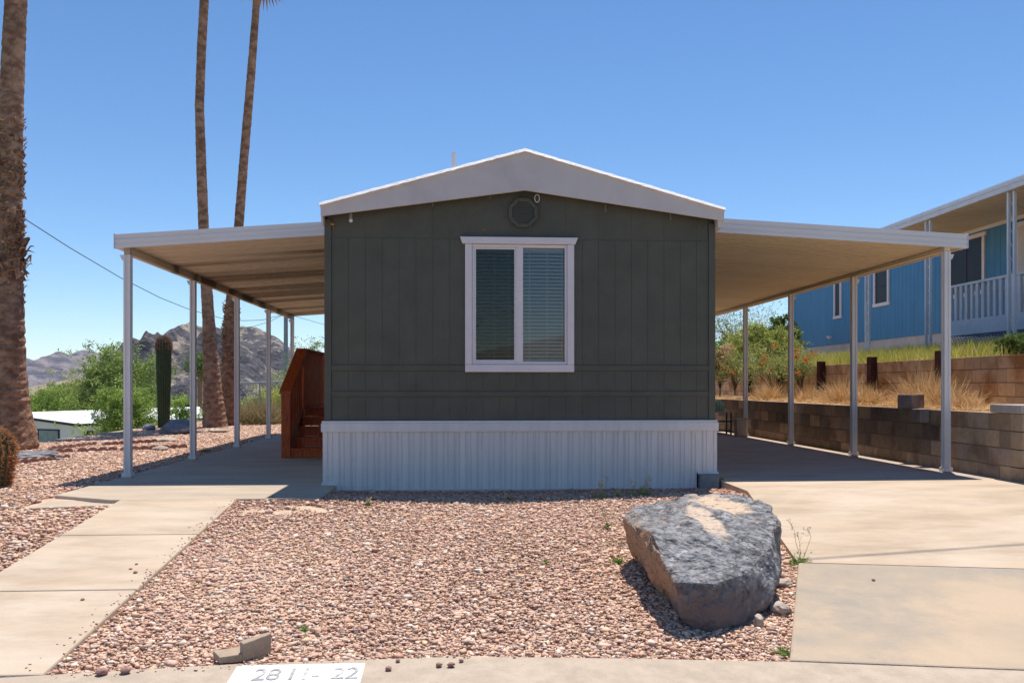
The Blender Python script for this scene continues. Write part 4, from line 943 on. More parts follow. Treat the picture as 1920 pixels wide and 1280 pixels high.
# ------------------------------------------------------------------ palms
def palm(label, path, rads, crown_z, group, boots=None, fr_n=34, fr_l=1.0):
    base = path[0]; t = thing('palm_tree', (base.x, base.y, base.z), label, 'palm tree', group)
    pts = []; rr = []; n = 0
    for i in range(len(path) - 1):
        a, c = path[i], path[i + 1]; m_ = max(2, int((c - a).length / .055))
        for k in range(m_):
            f = k / m_; pts.append(a.lerp(c, f)); r0 = rads[i] + (rads[i+1] - rads[i]) * f
            rr.append(r0 * (1 + .02 * math.sin(n * 2.4) + random.uniform(-.03, .03))); n += 1
    pts.append(path[-1]); rr.append(rads[-1])
    b = MB(); b.tube(pts, rr, 28, wob=.035)
    b.build('trunk', trunk_m, t, smooth=False)
    if boots:
        b = MB(); rs = random.Random(3)
        for (z0_, z1_, m_, sz) in boots:
            for _ in range(m_):
                z_ = rs.uniform(z0_, z1_); i = min(range(len(pts)), key=lambda q_: abs(pts[q_].z - z_)); p_ = pts[i]; an = rs.uniform(0, 2 * math.pi); r0 = rr[i]
                o1 = Vector((math.cos(an), math.sin(an), 0)); tn = Vector((-o1.y, o1.x, 0)); L1 = sz * rs.uniform(.35, 1.7); w_ = sz * rs.uniform(.06, .34)
                a = p_ + o1 * r0 * .93; sg = rs.choice((1, 1, -1)); m1 = a + o1 * L1 * .20 + Vector((0, 0, sg * L1 * .35)); e_ = a + o1 * L1 * rs.uniform(.05, .42) + Vector((0, 0, sg * L1 * rs.uniform(.1, .7))) + tn * rs.uniform(-.5, .5) * L1
                k = rs.uniform(.6, 1.7)
                b.add([a - tn * w_, a + tn * w_, m1 + tn * w_ * .8, m1 - tn * w_ * .8, e_ + o1*.015, m1 + o1 * .03 + Vector((0,0,.02))], [(0, 1, 2, 3), (3, 2, 4), (0, 3, 5), (1, 5, 2), (3, 4, 5), (5, 4, 2)], (k, k * .95, k * .9))
        tag(b.build('bark_fibre', fibre_m, t), kind='stuff')
    # crown of fan leaves
    top = path[-1]; b = MB(); rs = random.Random(9)
    for i in range(fr_n):
        an = i * 2.39996; el = R(78 - 150 * (i / fr_n) ** .9); o1 = Vector((math.cos(an) * math.cos(el), math.sin(an) * math.cos(el), math.sin(el)))
        Ls = 1.15 * fr_l; p_ = top + Vector((0, 0, .3 - .6 * i / fr_n)); mid = p_ + o1 * Ls * .6; hub = p_ + o1 * Ls + Vector((0, 0, -.18 * Ls)); col = (.13, .19, .05) if i < fr_n * .72 else (.42, .25, .15)
        b.tube([p_, mid, hub], [.022, .016, .010], 4, cap=False, col=col)
        dr_ = (hub - mid).normalized(); sd_ = dr_.cross(Vector((0, 0, 1))); sd_ = sd_.normalized() if sd_.length > .05 else Vector((1, 0, 0)); nn = sd_.cross(dr_)
        for k in range(17):
            f = R(-95 + 190 * k / 16); v_ = dr_ * math.cos(f) + sd_ * math.sin(f); wd = .035; l_ = .85 * fr_l * rs.uniform(.85, 1.1)
            pr = v_.cross(nn).normalized(); m1 = hub + v_ * l_ * .6; e_ = hub + v_ * l_ + Vector((0, 0, -.30 * l_))
            kk = rs.uniform(.75, 1.3); b.add([hub - pr * .006, hub + pr * .006, m1 + pr * wd, m1 - pr * wd, e_], [(0, 1, 2, 3), (3, 2, 4)], tuple(q * kk for q in col))
    b.build('crown', leaf_m, t)
    return t
Yp = 15.0
px = lambda w_, Y: w_ / F * Y / 2
path = [P(25, 850, Yp), P(28, 825, Yp), P(24, 770, Yp), P(20, 690, Yp), P(17, 560, Yp), P(17, 400, Yp), P(20, 250, Yp), P(25, 100, Yp), P(30, 0, Yp), P(36, -300, Yp), P(38, -560, Yp)]
path[0].z = -.25
palm('thickest palm trunk at the left edge of the photo, shaggy with dead leaf bases', path, [px(84, Yp), px(76, Yp), px(58, Yp), px(50, Yp), px(47, Yp), px(43, Yp), px(40, Yp), px(38, Yp), px(37, Yp), px(34, Yp), px(32, Yp)], 0, 'tall fan palms', boots=((4.15, 5.6, 260, .16), (3.0, 4.1, 420, .16), (2.85, 3.4, 60, .34), (2.2, 2.9, 60, .10)))
Yp = 22.6
path = [P(404, 803, Yp), P(403, 790, Yp), P(399, 740, Yp), P(391, 600, Yp), P(384, 480, Yp), P(378, 330, Yp), P(374, 200, Yp), P(378, 90, Yp), P(383, 0, Yp), P(388, -150, Yp), P(390, -280, Yp)]
path[0].z = -.2
palm('slender palm left of the close pair, trunk curving slightly left, crown out of sight', path, [px(52, Yp), px(42, Yp), px(34, Yp), px(22, Yp), px(19, Yp), px(18, Yp), px(16, Yp), px(16, Yp), px(16, Yp), px(15, Yp), px(14, Yp)], 0, 'tall fan palms')
Yp = 23.6
path = [P(432, 800, Yp), P(432, 785, Yp), P(431, 700, Yp), P(433, 600, Yp), P(440, 500, Yp), P(448, 420, Yp), P(458, 290, Yp), P(470, 150, Yp), P(479, 30, Yp), P(486, -80, Yp), P(488, -112, Yp)]
path[0].z = -.2
palm('right palm of the close pair, leaning right, brown frond tips at photo top', path, [px(44, Yp), px(34, Yp), px(30, Yp), px(26, Yp), px(18, Yp), px(17, Yp), px(16, Yp), px(15, Yp), px(13, Yp), px(12, Yp), px(12, Yp)], 0, 'tall fan palms', boots=((.8, 3.4, 520, .12), (2.2, 3.2, 160, .17)), fr_l=.62)
q = base_at(375, 110); t = thing('palm_tree', q, 'tiny distant palm below the rocky butte between awning posts', 'palm tree'); b = MB(); zt_ = P(375, 690, 110).z
b.tube([(q[0], q[1], q[2]), (q[0], q[1], zt_)], .3, 8); b.build('trunk', trunk_m, t)
pp_ = rs2.normal(size=(900, 3)) * (.75, .75, .7) + (q[0], q[1], zt_ + .3); leafmesh('crown', pp_, .8, .2, np.array(DKG)[rs2.randint(0, 4, 900)], leaf_m, t, rs2)

# ------------------------------------------------------------------ cacti, rocks, edging in the side yard
def ribbed(b, base, H, Rr, n=20, rib=.10, seg=14, topround=.25, col=(1, 1, 1), topcol=None):
    vs = []; fs = []; cs = []
    for j in range(seg + 1):
        t_ = j / seg; z_ = H * t_; r0 = Rr * (.74 + .26 * min(1, t_ * 1.6))
        if t_ > 1 - topround: u_ = (t_ - (1 - topround)) / topround; r0 = Rr * math.sqrt(max(.001, 1 - u_ * u_)) 
        for k in range(n * 2): r1 = r0 * (1 if k % 2 == 0 else 1 - rib); an = math.pi * k / n; vs.append((base[0] + r1 * math.cos(an), base[1] + r1 * math.sin(an), base[2] + z_))
    m_ = n * 2
    for j in range(seg):
        for k in range(m_): fs.append((j*m_+k, j*m_+(k+1) % m_, (j+1)*m_+(k+1) % m_, (j+1)*m_+k))
    b.add(vs, fs, col); return b
def spines(base, H, Rr, n, rs, z0=0, L_=.05, cols=((1, 1, 1),), topround=.25, w_=.008, cnt=3, nz_=40):
    pts = []; dirs = []
    for k in range(n):
        an = 2 * math.pi * k / n
        for j in range(nz_):
            t_ = z0 + (1 - z0) * j / nz_; r0 = Rr * (.74 + .26 * min(1, t_ * 1.6))
            if t_ > 1 - topround: u_ = (t_ - (1 - topround)) / topround; r0 = Rr * math.sqrt(max(.001, 1 - u_ * u_))
            for _ in range(cnt): pts.append((base[0] + r0 * math.cos(an), base[1] + r0 * math.sin(an), base[2] + H * t_)); d_ = np.array((math.cos(an), math.sin(an), .3 * t_)) + rs.normal(size=3) * .6; dirs.append(d_ / np.linalg.norm(d_))
    pts = np.array(pts); dirs = np.array(dirs); n_ = len(pts); L1 = L_ * rs.uniform(.6, 1.3, (n_, 1)); sd_ = np.cross(dirs, rs.normal(size=(n_, 3))); sd_ /= np.linalg.norm(sd_, axis=1)[:, None]
    V = np.stack([pts - sd_ * w_, pts + sd_ * w_, pts + dirs * L1], 1)
    return V.reshape(-1, 3), np.arange(3 * n_).reshape(n_, 3), np.repeat(np.array(cols)[rs.randint(0, len(cols), n_)], 3, 0)
q = P(307, 800, 22.6); t = thing('columnar_cactus', (q.x, 22.6, -.05), 'thick ribbed columnar cactus with a brownish crown, standing alone in the side yard', 'cactus')
Hc = P(307, 628, 22.6).z + .05; b = MB(); ribbed(b, (q.x, 22.6, -.05), Hc, .185, 18, .16, 22, .12); b.build('stem', cactus_m, t)
V, Fc, cc = spines((q.x, 22.6, -.05), Hc, .187, 18, rs2, 0, .035, ((.22, .20, .17), (.13, .12, .10)), .12, .0035, 2, 60); npmesh('spine', V, Fc, cc, spine_m, t)
V, Fc, cc = spines((q.x, 22.6, -.05), Hc, .189, 18, rs2, .84, .05, ((.52, .36, .27), (.40, .25, .18)), .12, .006, 6, 26); npmesh('crown_spine', V, Fc, cc, spine_m, t)
bc = (-5.05, 9.42, -.04); t = thing('barrel_cactus', bc, 'orange spined barrel cactus cut by the left edge of the photo', 'cactus')
b = MB(); ribbed(b, bc, .68, .27, 22, .12, 18, .45); b.build('stem', cactus_m, t)
V, Fc, cc = spines(bc, .68, .27, 22, rs2, .0, .06, ((.70, .42, .16), (.62, .16, .08), (.55, .30, .14)), .45, .005, 6, 26); npmesh('spine', V, Fc, cc, spine_m, t)
def lay(u, v, dz_=0): X, Y = G(u, v); return (X, Y, dz_)
rock('side_boulder', greyrock_m, lay(331, 812, .10), (.42, .38, .20), 2.2, 'blue grey boulder beside the foot of the columnar cactus', 'rock', 4)
rock('flat_stone', palerock_m, lay(306, 826, .02), (.28, .2, .05), 1.4, 'flat tan stone in front of the blue grey boulder', 'rock')
rock('flat_stone', palerock_m, lay(408, 809, .02), (.25, .2, .04), 4.1, 'flat tan stone at the foot of the pair of palms', 'rock')
rock('flat_stone', greyrock_m, lay(280, 806, .05), (.16, .14, .10), 6.1, 'small dark rock left of the columnar cactus foot', 'rock')
rock('flat_stone', palerock_m, lay(300, 843, .02), (.14, .10, .05), 9.2, 'whitish stone by the red edging left of the second awning post', 'rock')
rock('mossy_stone', greyrock_m, lay(52, 861, .02), (.50, .26, .10), 3.7, 'low olive grey mound of stone at the foot of the left palm', 'rock', 4, .3)
# scalloped red edging pieces
proto = MB(); poly = [(-.30, 0), (.30, 0), (.30, .07)]
top = []
for k in range(4):
    for j in range(7): a = math.pi * (j + .5) / 7; top.append((.30 - .15 * (k + .5) + .075 * math.cos(a), .035 + .045 * math.sin(a)))
poly = [(-.30, 0), (.30, 0)] + top
proto.prof(poly, -.03, .03, 'y'); 
e0 = proto.build('scalloped_edging', terracotta_m)
runs = [((-1, 872), (130, 858), 'the front row below the left palm'), ((70, 850), (130, 846), 'the short row right of the left palm'), ((133, 846), (232, 843), 'the row left of the first awning post'), ((232, 843), (345, 838), 'the row between first and second awning posts'), ((196, 834), (290, 828), 'the far row before the columnar cactus'), ((90, 843), (180, 833), 'the row below the white roofed house')]
first = True
for a, c, lab in runs:
    A = Vector((*G(*a), 0)); B_ = Vector((*G(*c), 0)); Ln = (B_ - A).length; m_ = max(1, int(round(Ln / .61))); ang = math.atan2(B_.y - A.y, B_.x - A.x)
    for k in range(m_):
        o = e0 if first else e0.copy()
        if not first: C.collection.objects.link(o)
        first = False; p_ = A.lerp(B_, (k + .5) / m_); o.location = (p_.x, p_.y, -.02); o.rotation_euler = (0, 0, ang + random.uniform(-.04, .04))
        nm = ['nearest the left palm', 'second from the left', 'third from the left', 'fourth from the left', 'fifth from the left']
        tag(o, 'red scalloped edging piece, %s of %d in %s' % (['leftmost', 'second', 'third', 'fourth', 'fifth', 'sixth'][k], m_, lab), 'garden edging', 'scalloped red edging pieces')
b = MB(); b.box(-8.12, -8.0, 12, 26, -.25, .0); tag(b.build('yard_curb', curb_m), 'low tan concrete curb along the far left edge of the gravel yard', 'curb')
# chain link top rail far behind
fp = [PX(440, 718, -8.5), P(545, 714, 29.5)]
t = thing('pipe_fence', (-9, 29.4, -.4), 'thin pipe rail fence with wire mesh beyond the dry bush', 'fence'); q0 = P(430, 719, 29.4); q1 = P(600, 713, 29.4)
b = MB(); b.tube([q0, q1], .028, 8); b.build('top_rail', pole_m, t)
for k in range(4): b = MB(); qq = q0.lerp(q1, k / 3); b.tube([(qq.x, qq.y, -1.4), qq], .03, 8); b.build('fence_post', pole_m, t)

# ------------------------------------------------------------------ far house with white roof
def house_far():
    Cn = P(146, 796, 48.0); zc = Cn.z; t = thing('white_roof_house', (Cn.x, Cn.y, -3.9), 'low white house with a wide white roof down the slope beyond the yard', 'house')
    r = Vector((-3.4, 1.6, 0)).normalized(); e = Vector((-r.y, r.x, 0)); e = e if e.x > 0 else -e
    if e.y < 0: e = -e
    Wd, Ln = 6.1, 17.0; rz = .52
    C0 = Vector((Cn.x, Cn.y, 0))
    def Q(a, b_, z): q = C0 + r * a + e * b_; return (q.x, q.y, z)
    b = MB()
    b.add([Q(.35, .3, -4.1), Q(2*Wd-.35, .3, -4.1), Q(2*Wd-.35, Ln-.3, -4.1), Q(.35, Ln-.3, -4.1), Q(.35, .3, zc-.12), Q(2*Wd-.35, .3, zc-.12), Q(2*Wd-.35, Ln-.3, zc-.12), Q(.35, Ln-.3, zc-.12), Q(Wd, .3, zc+rz-.16), Q(Wd, Ln-.3, zc+rz-.16)],
          [(0,1,5,8,4),(2,3,7,9,6),(0,4,7,3),(1,2,6,5),(4,8,9,7),(5,6,9,8)]); b.build('wall', stucco_m, t)
    b = MB()
    b.hexa([Q(0, 0, zc), Q(Wd, 0, zc+rz), Q(Wd, Ln, zc+rz), Q(0, Ln, zc)], [Q(0, 0, zc+.05), Q(Wd, 0, zc+rz+.05), Q(Wd, Ln, zc+rz+.05), Q(0, Ln, zc+.05)])
    b.hexa([Q(Wd, 0, zc+rz), Q(2*Wd, 0, zc), Q(2*Wd, Ln, zc), Q(Wd, Ln, zc+rz)], [Q(Wd, 0, zc+rz+.05), Q(2*Wd, 0, zc+.05), Q(2*Wd, Ln, zc+.05), Q(Wd, Ln, zc+rz+.05)])
    ro = b.build('roof', roofwhite_m, t)
    b = MB()
    for (a0, z0_, a1, z1_) in ((-.02, zc-.10, Wd, zc+rz-.10), (Wd, zc+rz-.10, 2*Wd, zc-.10)):
        b.hexa([Q(a0, -.05, z0_), Q(a1, -.05, z1_), Q(a1, -.005, z1_), Q(a0, -.005, z0_)], [Q(a0, -.05, z0_+.13), Q(a1, -.05, z1_+.13), Q(a1, -.005, z1_+.13), Q(a0, -.005, z0_+.13)])
    b.hexa([Q(-.05, -.05, zc-.10), Q(-.005, -.05, zc-.10), Q(-.005, Ln, zc-.10), Q(-.05, Ln, zc-.10)], [Q(-.05, -.05, zc+.035), Q(-.005, -.05, zc+.035), Q(-.005, Ln, zc+.035), Q(-.05, Ln, zc+.035)])
    b.build('fascia', trimdark_m, ro)
    for a, bb in ((2.2, 3.0), (3.0, 6.0)): q = Q(a, bb, 0); zz_ = zc + rz * a / Wd; b = MB(); b.tube([(q[0], q[1], zz_), (q[0], q[1], zz_ + .32)], .10, 8); b.build('roof_vent', pole_m, ro)
    # gable end window and long side openings
    b = MB(); b.hexa([Q(1.7, .26, zc-1.12), Q(4.9, .26, zc-1.12), Q(4.9, .295, zc-1.12), Q(1.7, .295, zc-1.12)], [Q(1.7, .26, zc-.30), Q(4.9, .26, zc-.30), Q(4.9, .295, zc-.30), Q(1.7, .295, zc-.30)]); wf = b.build('window', trimdark_m, t)
    b = MB()
    for a0, a1 in ((1.8, 3.25), (3.35, 4.8)): b.hexa([Q(a0, .24, zc-1.04), Q(a1, .24, zc-1.04), Q(a1, .258, zc-1.04), Q(a0, .258, zc-1.04)], [Q(a0, .24, zc-.38), Q(a1, .24, zc-.38), Q(a1, .258, zc-.38), Q(a0, .258, zc-.38)])
    b.build('pane', M('far_pane', (.30, .36, .36), (.2, .25, .26), .2, 3, spec=.5), wf)
    for b0, b1, zz0 in ((.7, 1.5, 2.0), (2.2, 3.6, 1.3), (5, 6, 2.0)):
        b = MB(); b.hexa([Q(.31, b0, zc-zz0), Q(.348, b0, zc-zz0), Q(.348, b1, zc-zz0), Q(.31, b1, zc-zz0)], [Q(.31, b0, zc-.4), Q(.348, b0, zc-.4), Q(.348, b1, zc-.4), Q(.31, b1, zc-.4)]); b.build('side_opening', darkglass_m, t)
house_far()

# ------------------------------------------------------------------ mountains
def ridge(name, sil, Y, depth, base_z, mat, rough, nxs=170, nys=46, seed=0):
    pts = [P(u, v, Y) for u, v in sil]; xs_ = np.array([p.x for p in pts]); zs_ = np.array([p.z for p in pts])
    X = np.linspace(xs_[0], xs_[-1], nxs); Z = np.interp(X, xs_, zs_); b = MB(); vs = []
    for j in range(nys + 1):
        t_ = j / nys * 2 - 1; yy_ = Y + t_ * depth
        for i, x in enumerate(X):
            sc = 1 / depth; k = (1 - abs(t_) ** 1.15); h_ = Z[i] - base_z
            n_ = MN.fractal(Vector((x * sc * 2.2 + seed, yy_ * sc * 2.2, 0)), .95, 2.1, 6); r_ = MN.ridged_multi_fractal(Vector((x * sc * 1.6 + seed, yy_ * sc * 1.6, 4)), .9, 2.2, 5, 1, 2)
            zz_ = base_z + h_ * k + rough * h_ * (n_ * .55 + (r_ - 1.1) * .32 + (MN.ridged_multi_fractal(Vector((x * sc * 6 + seed, yy_ * sc * 6, 9)), .9, 2.2, 4, 1, 2) - 1.1) * .10) * math.sin(math.pi * min(1, k * 1.02)) ** .8 * (1 if t_ < 0 else .5)
            if abs(t_) < .06: zz_ += MN.fractal(Vector((x * sc * 9, seed, 1)), .9, 2, 4) * h_ * .03
            vs.append((x, yy_, min(zz_, base_z + h_ * (1.02))))
    b.add(vs, [(j*nxs+i, j*nxs+i+1, (j+1)*nxs+i+1, (j+1)*nxs+i) for j in range(nys) for i in range(nxs - 1)])
    return tag(b.build(name, mat, smooth=False), kind='structure')
butte_m = M('butte_rock', (.36, .30, .235), (.23, .195, .16), .95, .15, 1.0, .22, c3=(.075, .07, .08), s3=.045, t3=(.43, .49), bd=3.0, r3=.78)
far_m = M('far_rock', (.27, .225, .22), (.17, .145, .155), .95, .02, 1.0, .03, c3=(.09, .085, .11), s3=.012, t3=(.46, .54), bd=22.0, r3=.75)
tanhill_m = M('tan_hill', (.34, .27, .18), (.22, .19, .11), .95, .06, .8, .1, bd=3)
ridge('butte_hill', [(215, 735), (250, 715), (285, 680), (318, 636), (340, 615), (356, 604), (372, 611), (395, 624), (412, 627), (432, 617), (456, 611), (480, 614), (502, 624), (525, 636), (560, 665), (610, 700), (660, 722), (720, 735)], 520, 130, -12, butte_m, .85, 230, 60, 3)
ridge('far_mountain', [(-260, 715), (-160, 690), (-90, 676), (-20, 690), (20, 682), (52, 671), (72, 682), (96, 683), (118, 672), (140, 661), (158, 654), (176, 658), (205, 672), (240, 690), (300, 710), (380, 725)], 2600, 600, -30, far_m, .7, 240, 40, 8)
ridge('tan_hill', [(60, 728), (120, 716), (170, 704), (205, 700), (250, 704), (320, 716), (420, 728)], 900, 200, -15, tanhill_m, .3, 90, 30, 5)
ridge('right_hill', [(900, 735), (1100, 715), (1340, 690), (1420, 684), (1600, 690), (1900, 715), (2100, 735)], 700, 150, -12, butte_m, .5, 90, 30, 15)
ridge('far_mountain_north', [(380, 730), (460, 712), (560, 668), (590, 657), (612, 668), (700, 690), (800, 705), (930, 730)], 2100, 400, -30, far_m, .6, 100, 30, 2)

# ------------------------------------------------------------------ pole and wires
q = P(536, 700, 48); t = thing('utility_pole', (q.x, 48, terrain(q.x, 48)), 'grey blue utility pole behind the far end of the patio awning', 'utility pole')
zt_ = P(536, 575, 48).z; b = MB(); b.tube([(q.x, 48, terrain(q.x, 48) - .3), (q.x, 48, zt_)], [.15, .11], 10); b.build('pole_shaft', pole_m, t)
b = MB(); b.box(q.x - .9, q.x + .9, 47.95, 48.05, zt_ - .35, zt_ - .22); b.build('cross_arm', pole_m, t)
def wire(pts, rad, label):
    b = MB(); b.tube(pts, rad, 6); o = b.build('overhead_wire', wire_m); tag(o, label, 'wire'); return o
wp_ = [(-160, 275, 20), (38, 405, 26), (130, 464, 29), (225, 520, 33), (300, 558, 36), (355, 580, 39), (417, 597, 42), (455, 601, 44), (492, 600, 46), (534, 589, 48)]
wire([P(*k) for k in wp_], .014, 'thick overhead wire sloping from the left palm down to the utility pole')
wire([P(534, 589, 48), P(505, 603, 50), P(475, 612, 52), P(432, 618, 56)], .013, 'thin overhead wire dipping left of the utility pole before the butte')
wire([P(536, 588, 48), P(575, 599, 50), P(610, 609, 53), P(680, 622, 58), P(760, 630, 66)], .013, 'thin overhead wire running right from the utility pole behind the home')
# service wire above the driveway whose shadow crosses the concrete
A = Vector((*G(1505, 1049), 0)); B_ = Vector((*G(1920, 1022), 0)); A.z = zg(A.y); B_.z = zg(B_.y); dr_ = (B_ - A); 
A2 = A - dr_ * .0; hgt = 6.4; sv_ = SUNV / SUNV.z
o = wire([A2 - dr_ * .02 + sv_ * hgt, A + sv_ * hgt + dr_ * .5 , B_ + sv_ * hgt + dr_ * .4, B_ + sv_ * hgt + dr_ * 3], .011, 'service wire overhead whose thin shadow crosses the driveway')

# ------------------------------------------------------------------ planting right
hy = lambda u, X: PX(u, 700, X).y
rs3 = np.random.RandomState(21)
DRY = [(.78, .52, .24), (.85, .60, .32), (.64, .40, .17), (.70, .52, .30), (.86, .68, .42)]
i = 0
dry = [(1445, 6.7, .42, .40, 700), (1590, 6.9, .50, .42, 800), (1628, 6.7, .36, .30, 500), (1560, 7.0, .36, .36, 500), (1740, 6.9, .55, .42, 900), (1772, 6.8, .42, .36, 600), (1812, 6.7, .30, .30, 400), (1690, 7.1, .30, .3, 400), (1515, 7.0, .34, .3, 400)]
lab = ['orange dry grass clump behind the third carport post', 'tall dry tan brush left of the second nearest steel post', 'dry clump just right of the second carport post', 'low dry clump between the second and third carport posts', 'biggest dry straw brush behind the loose block', 'dry straw brush directly behind the nearest carport post', 'short dry clump right of the nearest carport post', 'thin dry clump left of the loose block', 'dry clump beside the third carport post']
for (u, X, H, Rr, n), lb_ in zip(dry, lab):
    bladebush('dry_brush', lb_, 'dry brush', (X, hy(u, X), .70), H * 1.7, Rr * 1.3, int(n * 1.3), DRY, .012, rs=rs3, up=.30, segs=4)
# straw litter on the planter soil
n = 5200; X = rs3.uniform(6.2, 7.55, n); Y = rs3.uniform(9.2, 28, n); p_ = np.stack([X, Y, .74 + rs3.uniform(0, .06, n)], 1)
o = leafmesh('straw_litter', p_, .16, .012, np.array(DRY)[rs3.randint(0, 5, n)], dry_m, None, rs3, np.array([0, 0, .15]), .3); tag(o, 'dry straw littering the planter soil between the two block walls', 'dry grass', kind='stuff')
# lime grass on the slope
def blades(name, x, y, zf_, H, w_, cols, rs, label, cat):
    n = len(x); z = np.array([zf_(a, b_) for a, b_ in zip(x, y)]); d = rs.normal(size=(n, 3)) * .35; d[:, 2] = 1; s_ = rs.normal(size=(n, 3)); s_[:, 2] = 0; s_ /= np.linalg.norm(s_, axis=1)[:, None]
    h_ = H * rs.uniform(.4, 1.2, (n, 1)); b0 = np.stack([x, y, z - .01], 1); V = np.stack([b0 - s_ * w_, b0 + s_ * w_, b0 + d * h_], 1)
    cc = np.array(cols)[rs.randint(0, len(cols), n)] * rs.uniform(.75, 1.2, (n, 1))
    o = npmesh(name, V.reshape(-1, 3), np.arange(3 * n).reshape(n, 3), np.repeat(cc, 3, 0), dry_m); return tag(o, label, cat, kind='stuff')
n = 26000; X = 7.82 + 2.6 * rs3.uniform(size=n) ** 1.3; Y = rs3.uniform(12.2, 27, n)
k = rs3.uniform(size=n) < (.35 + .65 * np.exp(-((Y - 16.5) / 4.5) ** 2)); X, Y = X[k], Y[k]
blades('slope_grass', X, Y, hill, .27, .009, [(.52, .56, .10), (.62, .60, .16), (.70, .62, .28), (.42, .50, .09)], rs3, 'yellow green grass on the slope above the terrace wall', 'grass')
# right side shrubs and trees
def rtree(name, label, cat, u, X, vtop, hw, col, n, L_, W_, zf=.1, lobes=12, z0=None, **kw):
    Y = hy(u, X); z0 = hill(X, Y) if z0 is None else z0; q = PX(u, vtop, X); rx = hw / F * Y
    return tree(name, label, cat, (X, Y, z0), q.z - z0, (rx, rx, zf, lobes), col, n, L_, W_, rs=rs3, **kw)
rtree('yellow_shrub', 'bright yellow green shrub behind the orange flowered bush', 'shrub', 1432, 9.3, 612, 52, YEL, 17000, .10, .035, zf=.05, lobes=14, trunkr=.05)
rtree('dark_shrub', 'dark green upright shrub against the left end of the blue home', 'shrub', 1468, 10.2, 586, 26, DKG, 12000, .10, .045, zf=.1, lobes=10, trunkr=.05)
rtree('palo_verde_tree', 'wispy pale palo verde seen under the carport roof against the sky', 'tree', 1392, 10.5, 562, 84, [(.30, .34, .12), (.26, .30, .12), (.36, .36, .16)], 7000, .14, .022, zf=.15, lobes=22, trunkr=.08)
rtree('green_shrub', 'mid green shrub right beside the home wall under the carport', 'shrub', 1366, 9.0, 640, 36, GRN, 9000, .10, .04, zf=.05, lobes=10, trunkr=.04)
rtree('corner_shrub', 'green shrub on top of the terrace wall at the right edge', 'shrub', 1912, 8.4, 605, 30, DKG, 5200, .06, .025, zf=.05, lobes=9, trunkr=.02, z0=1.45)
# orange flowered bird of paradise bush, planted between the walls
def flower_bush(u, X, vtop, hw, n, label, nfl, dryleaf=False):
    Y = hy(u, X); t = rtree('flowering_bush' if not dryleaf else 'dry_leaf_bush', label, 'bush', u, X, vtop, hw, [(.36, .44, .14), (.30, .38, .11), (.48, .44, .20)] if not dryleaf else [(.70, .42, .25), (.78, .52, .36), (.58, .36, .2), (.40, .42, .17)], n, .05 if not dryleaf else .085, .018 if not dryleaf else .05, zf=.3, lobes=16, z0=.7, trunkr=.02)
    fol = [c for c in t.children if c.name.startswith('foliage')][0].data; k = len(fol.vertices)
    for i in range(nfl):
        v = fol.vertices[rs3.randint(0, k)].co; c_ = np.array((v.x, v.y - .05, v.z)) + np.array(t.location); m_ = 26
        p_ = c_ + rs3.normal(size=(m_, 3)) * .028; leafmesh('flower_cluster', p_, .05, .03, np.array([(.85, .16, .03), (.80, .25, .04), (.75, .08, .03)])[rs3.randint(0, 3, m_)], leaf_m, t, rs3)
    return t
flower_bush(1448, 7.2, 620, 50, 5200, 'airy bush with orange red flowers behind the farther carport posts', 9)
flower_bush(1502, 7.25, 622, 30, 2600, 'thin twiggy bush with a few red flowers in front of the blue wall', 5)
flower_bush(1378, 7.2, 636, 30, 3200, 'green flowering bush with an orange bloom near the home corner', 3)
flower_bush(1350, 7.0, 618, 26, 4200, 'bush with dry peach coloured leaves beside the home right corner', 0, True)
rock('planter_log', M('grey_log', (.40, .37, .32), (.28, .25, .2), .9, 10, .4, 30), (6.55, hy(1385, 6.55), .76), (.10, .9, .05), 4.4, 'long grey weathered log on the planter soil near the home corner', 'log')
# plant stand with a small round cactus at the far end of the carport
q = PX(1352, 800, 5.55); Y = q.y; t = thing('plant_stand', (5.55, Y, .037), 'small dark two shelf plant stand by the wall at the far end of the carport', 'plant stand')
for zz in (.10, .30, .50): b = MB(); b.box(5.30, 5.74, Y - .18, Y + .18, zz, zz + .025); b.build('shelf', palerock_m if zz == .5 else black_m, t)
for xx in (5.31, 5.70):
    for dy in (-.17, .14): b = MB(); b.box(xx, xx + .03, Y + dy, Y + dy + .03, .038, .499 if True else 0); b.build('leg', black_m, t)
b = MB(); ribbed(b, (5.50, Y, .527), .24, .13, 12, .12, 10, .6); o = b.build('round_cactus', M('pale_cactus', (.36, .50, .34), (.28, .42, .28), .7, 10, attr=True)); tag(o, 'pale green round cactus sitting on the dark plant stand', 'cactus')
q = PX(1390, 812, 5.72); b = MB(); b.box(5.60, 5.80, q.y - .08, q.y + .1, .037, .37); b.box(5.57, 5.83, q.y - .11, q.y + .13, .371, .41)
tag(b.build('concrete_pedestal', palerock_m, bevel=.006), 'small pale pedestal half hidden by the fourth carport post', 'pedestal')

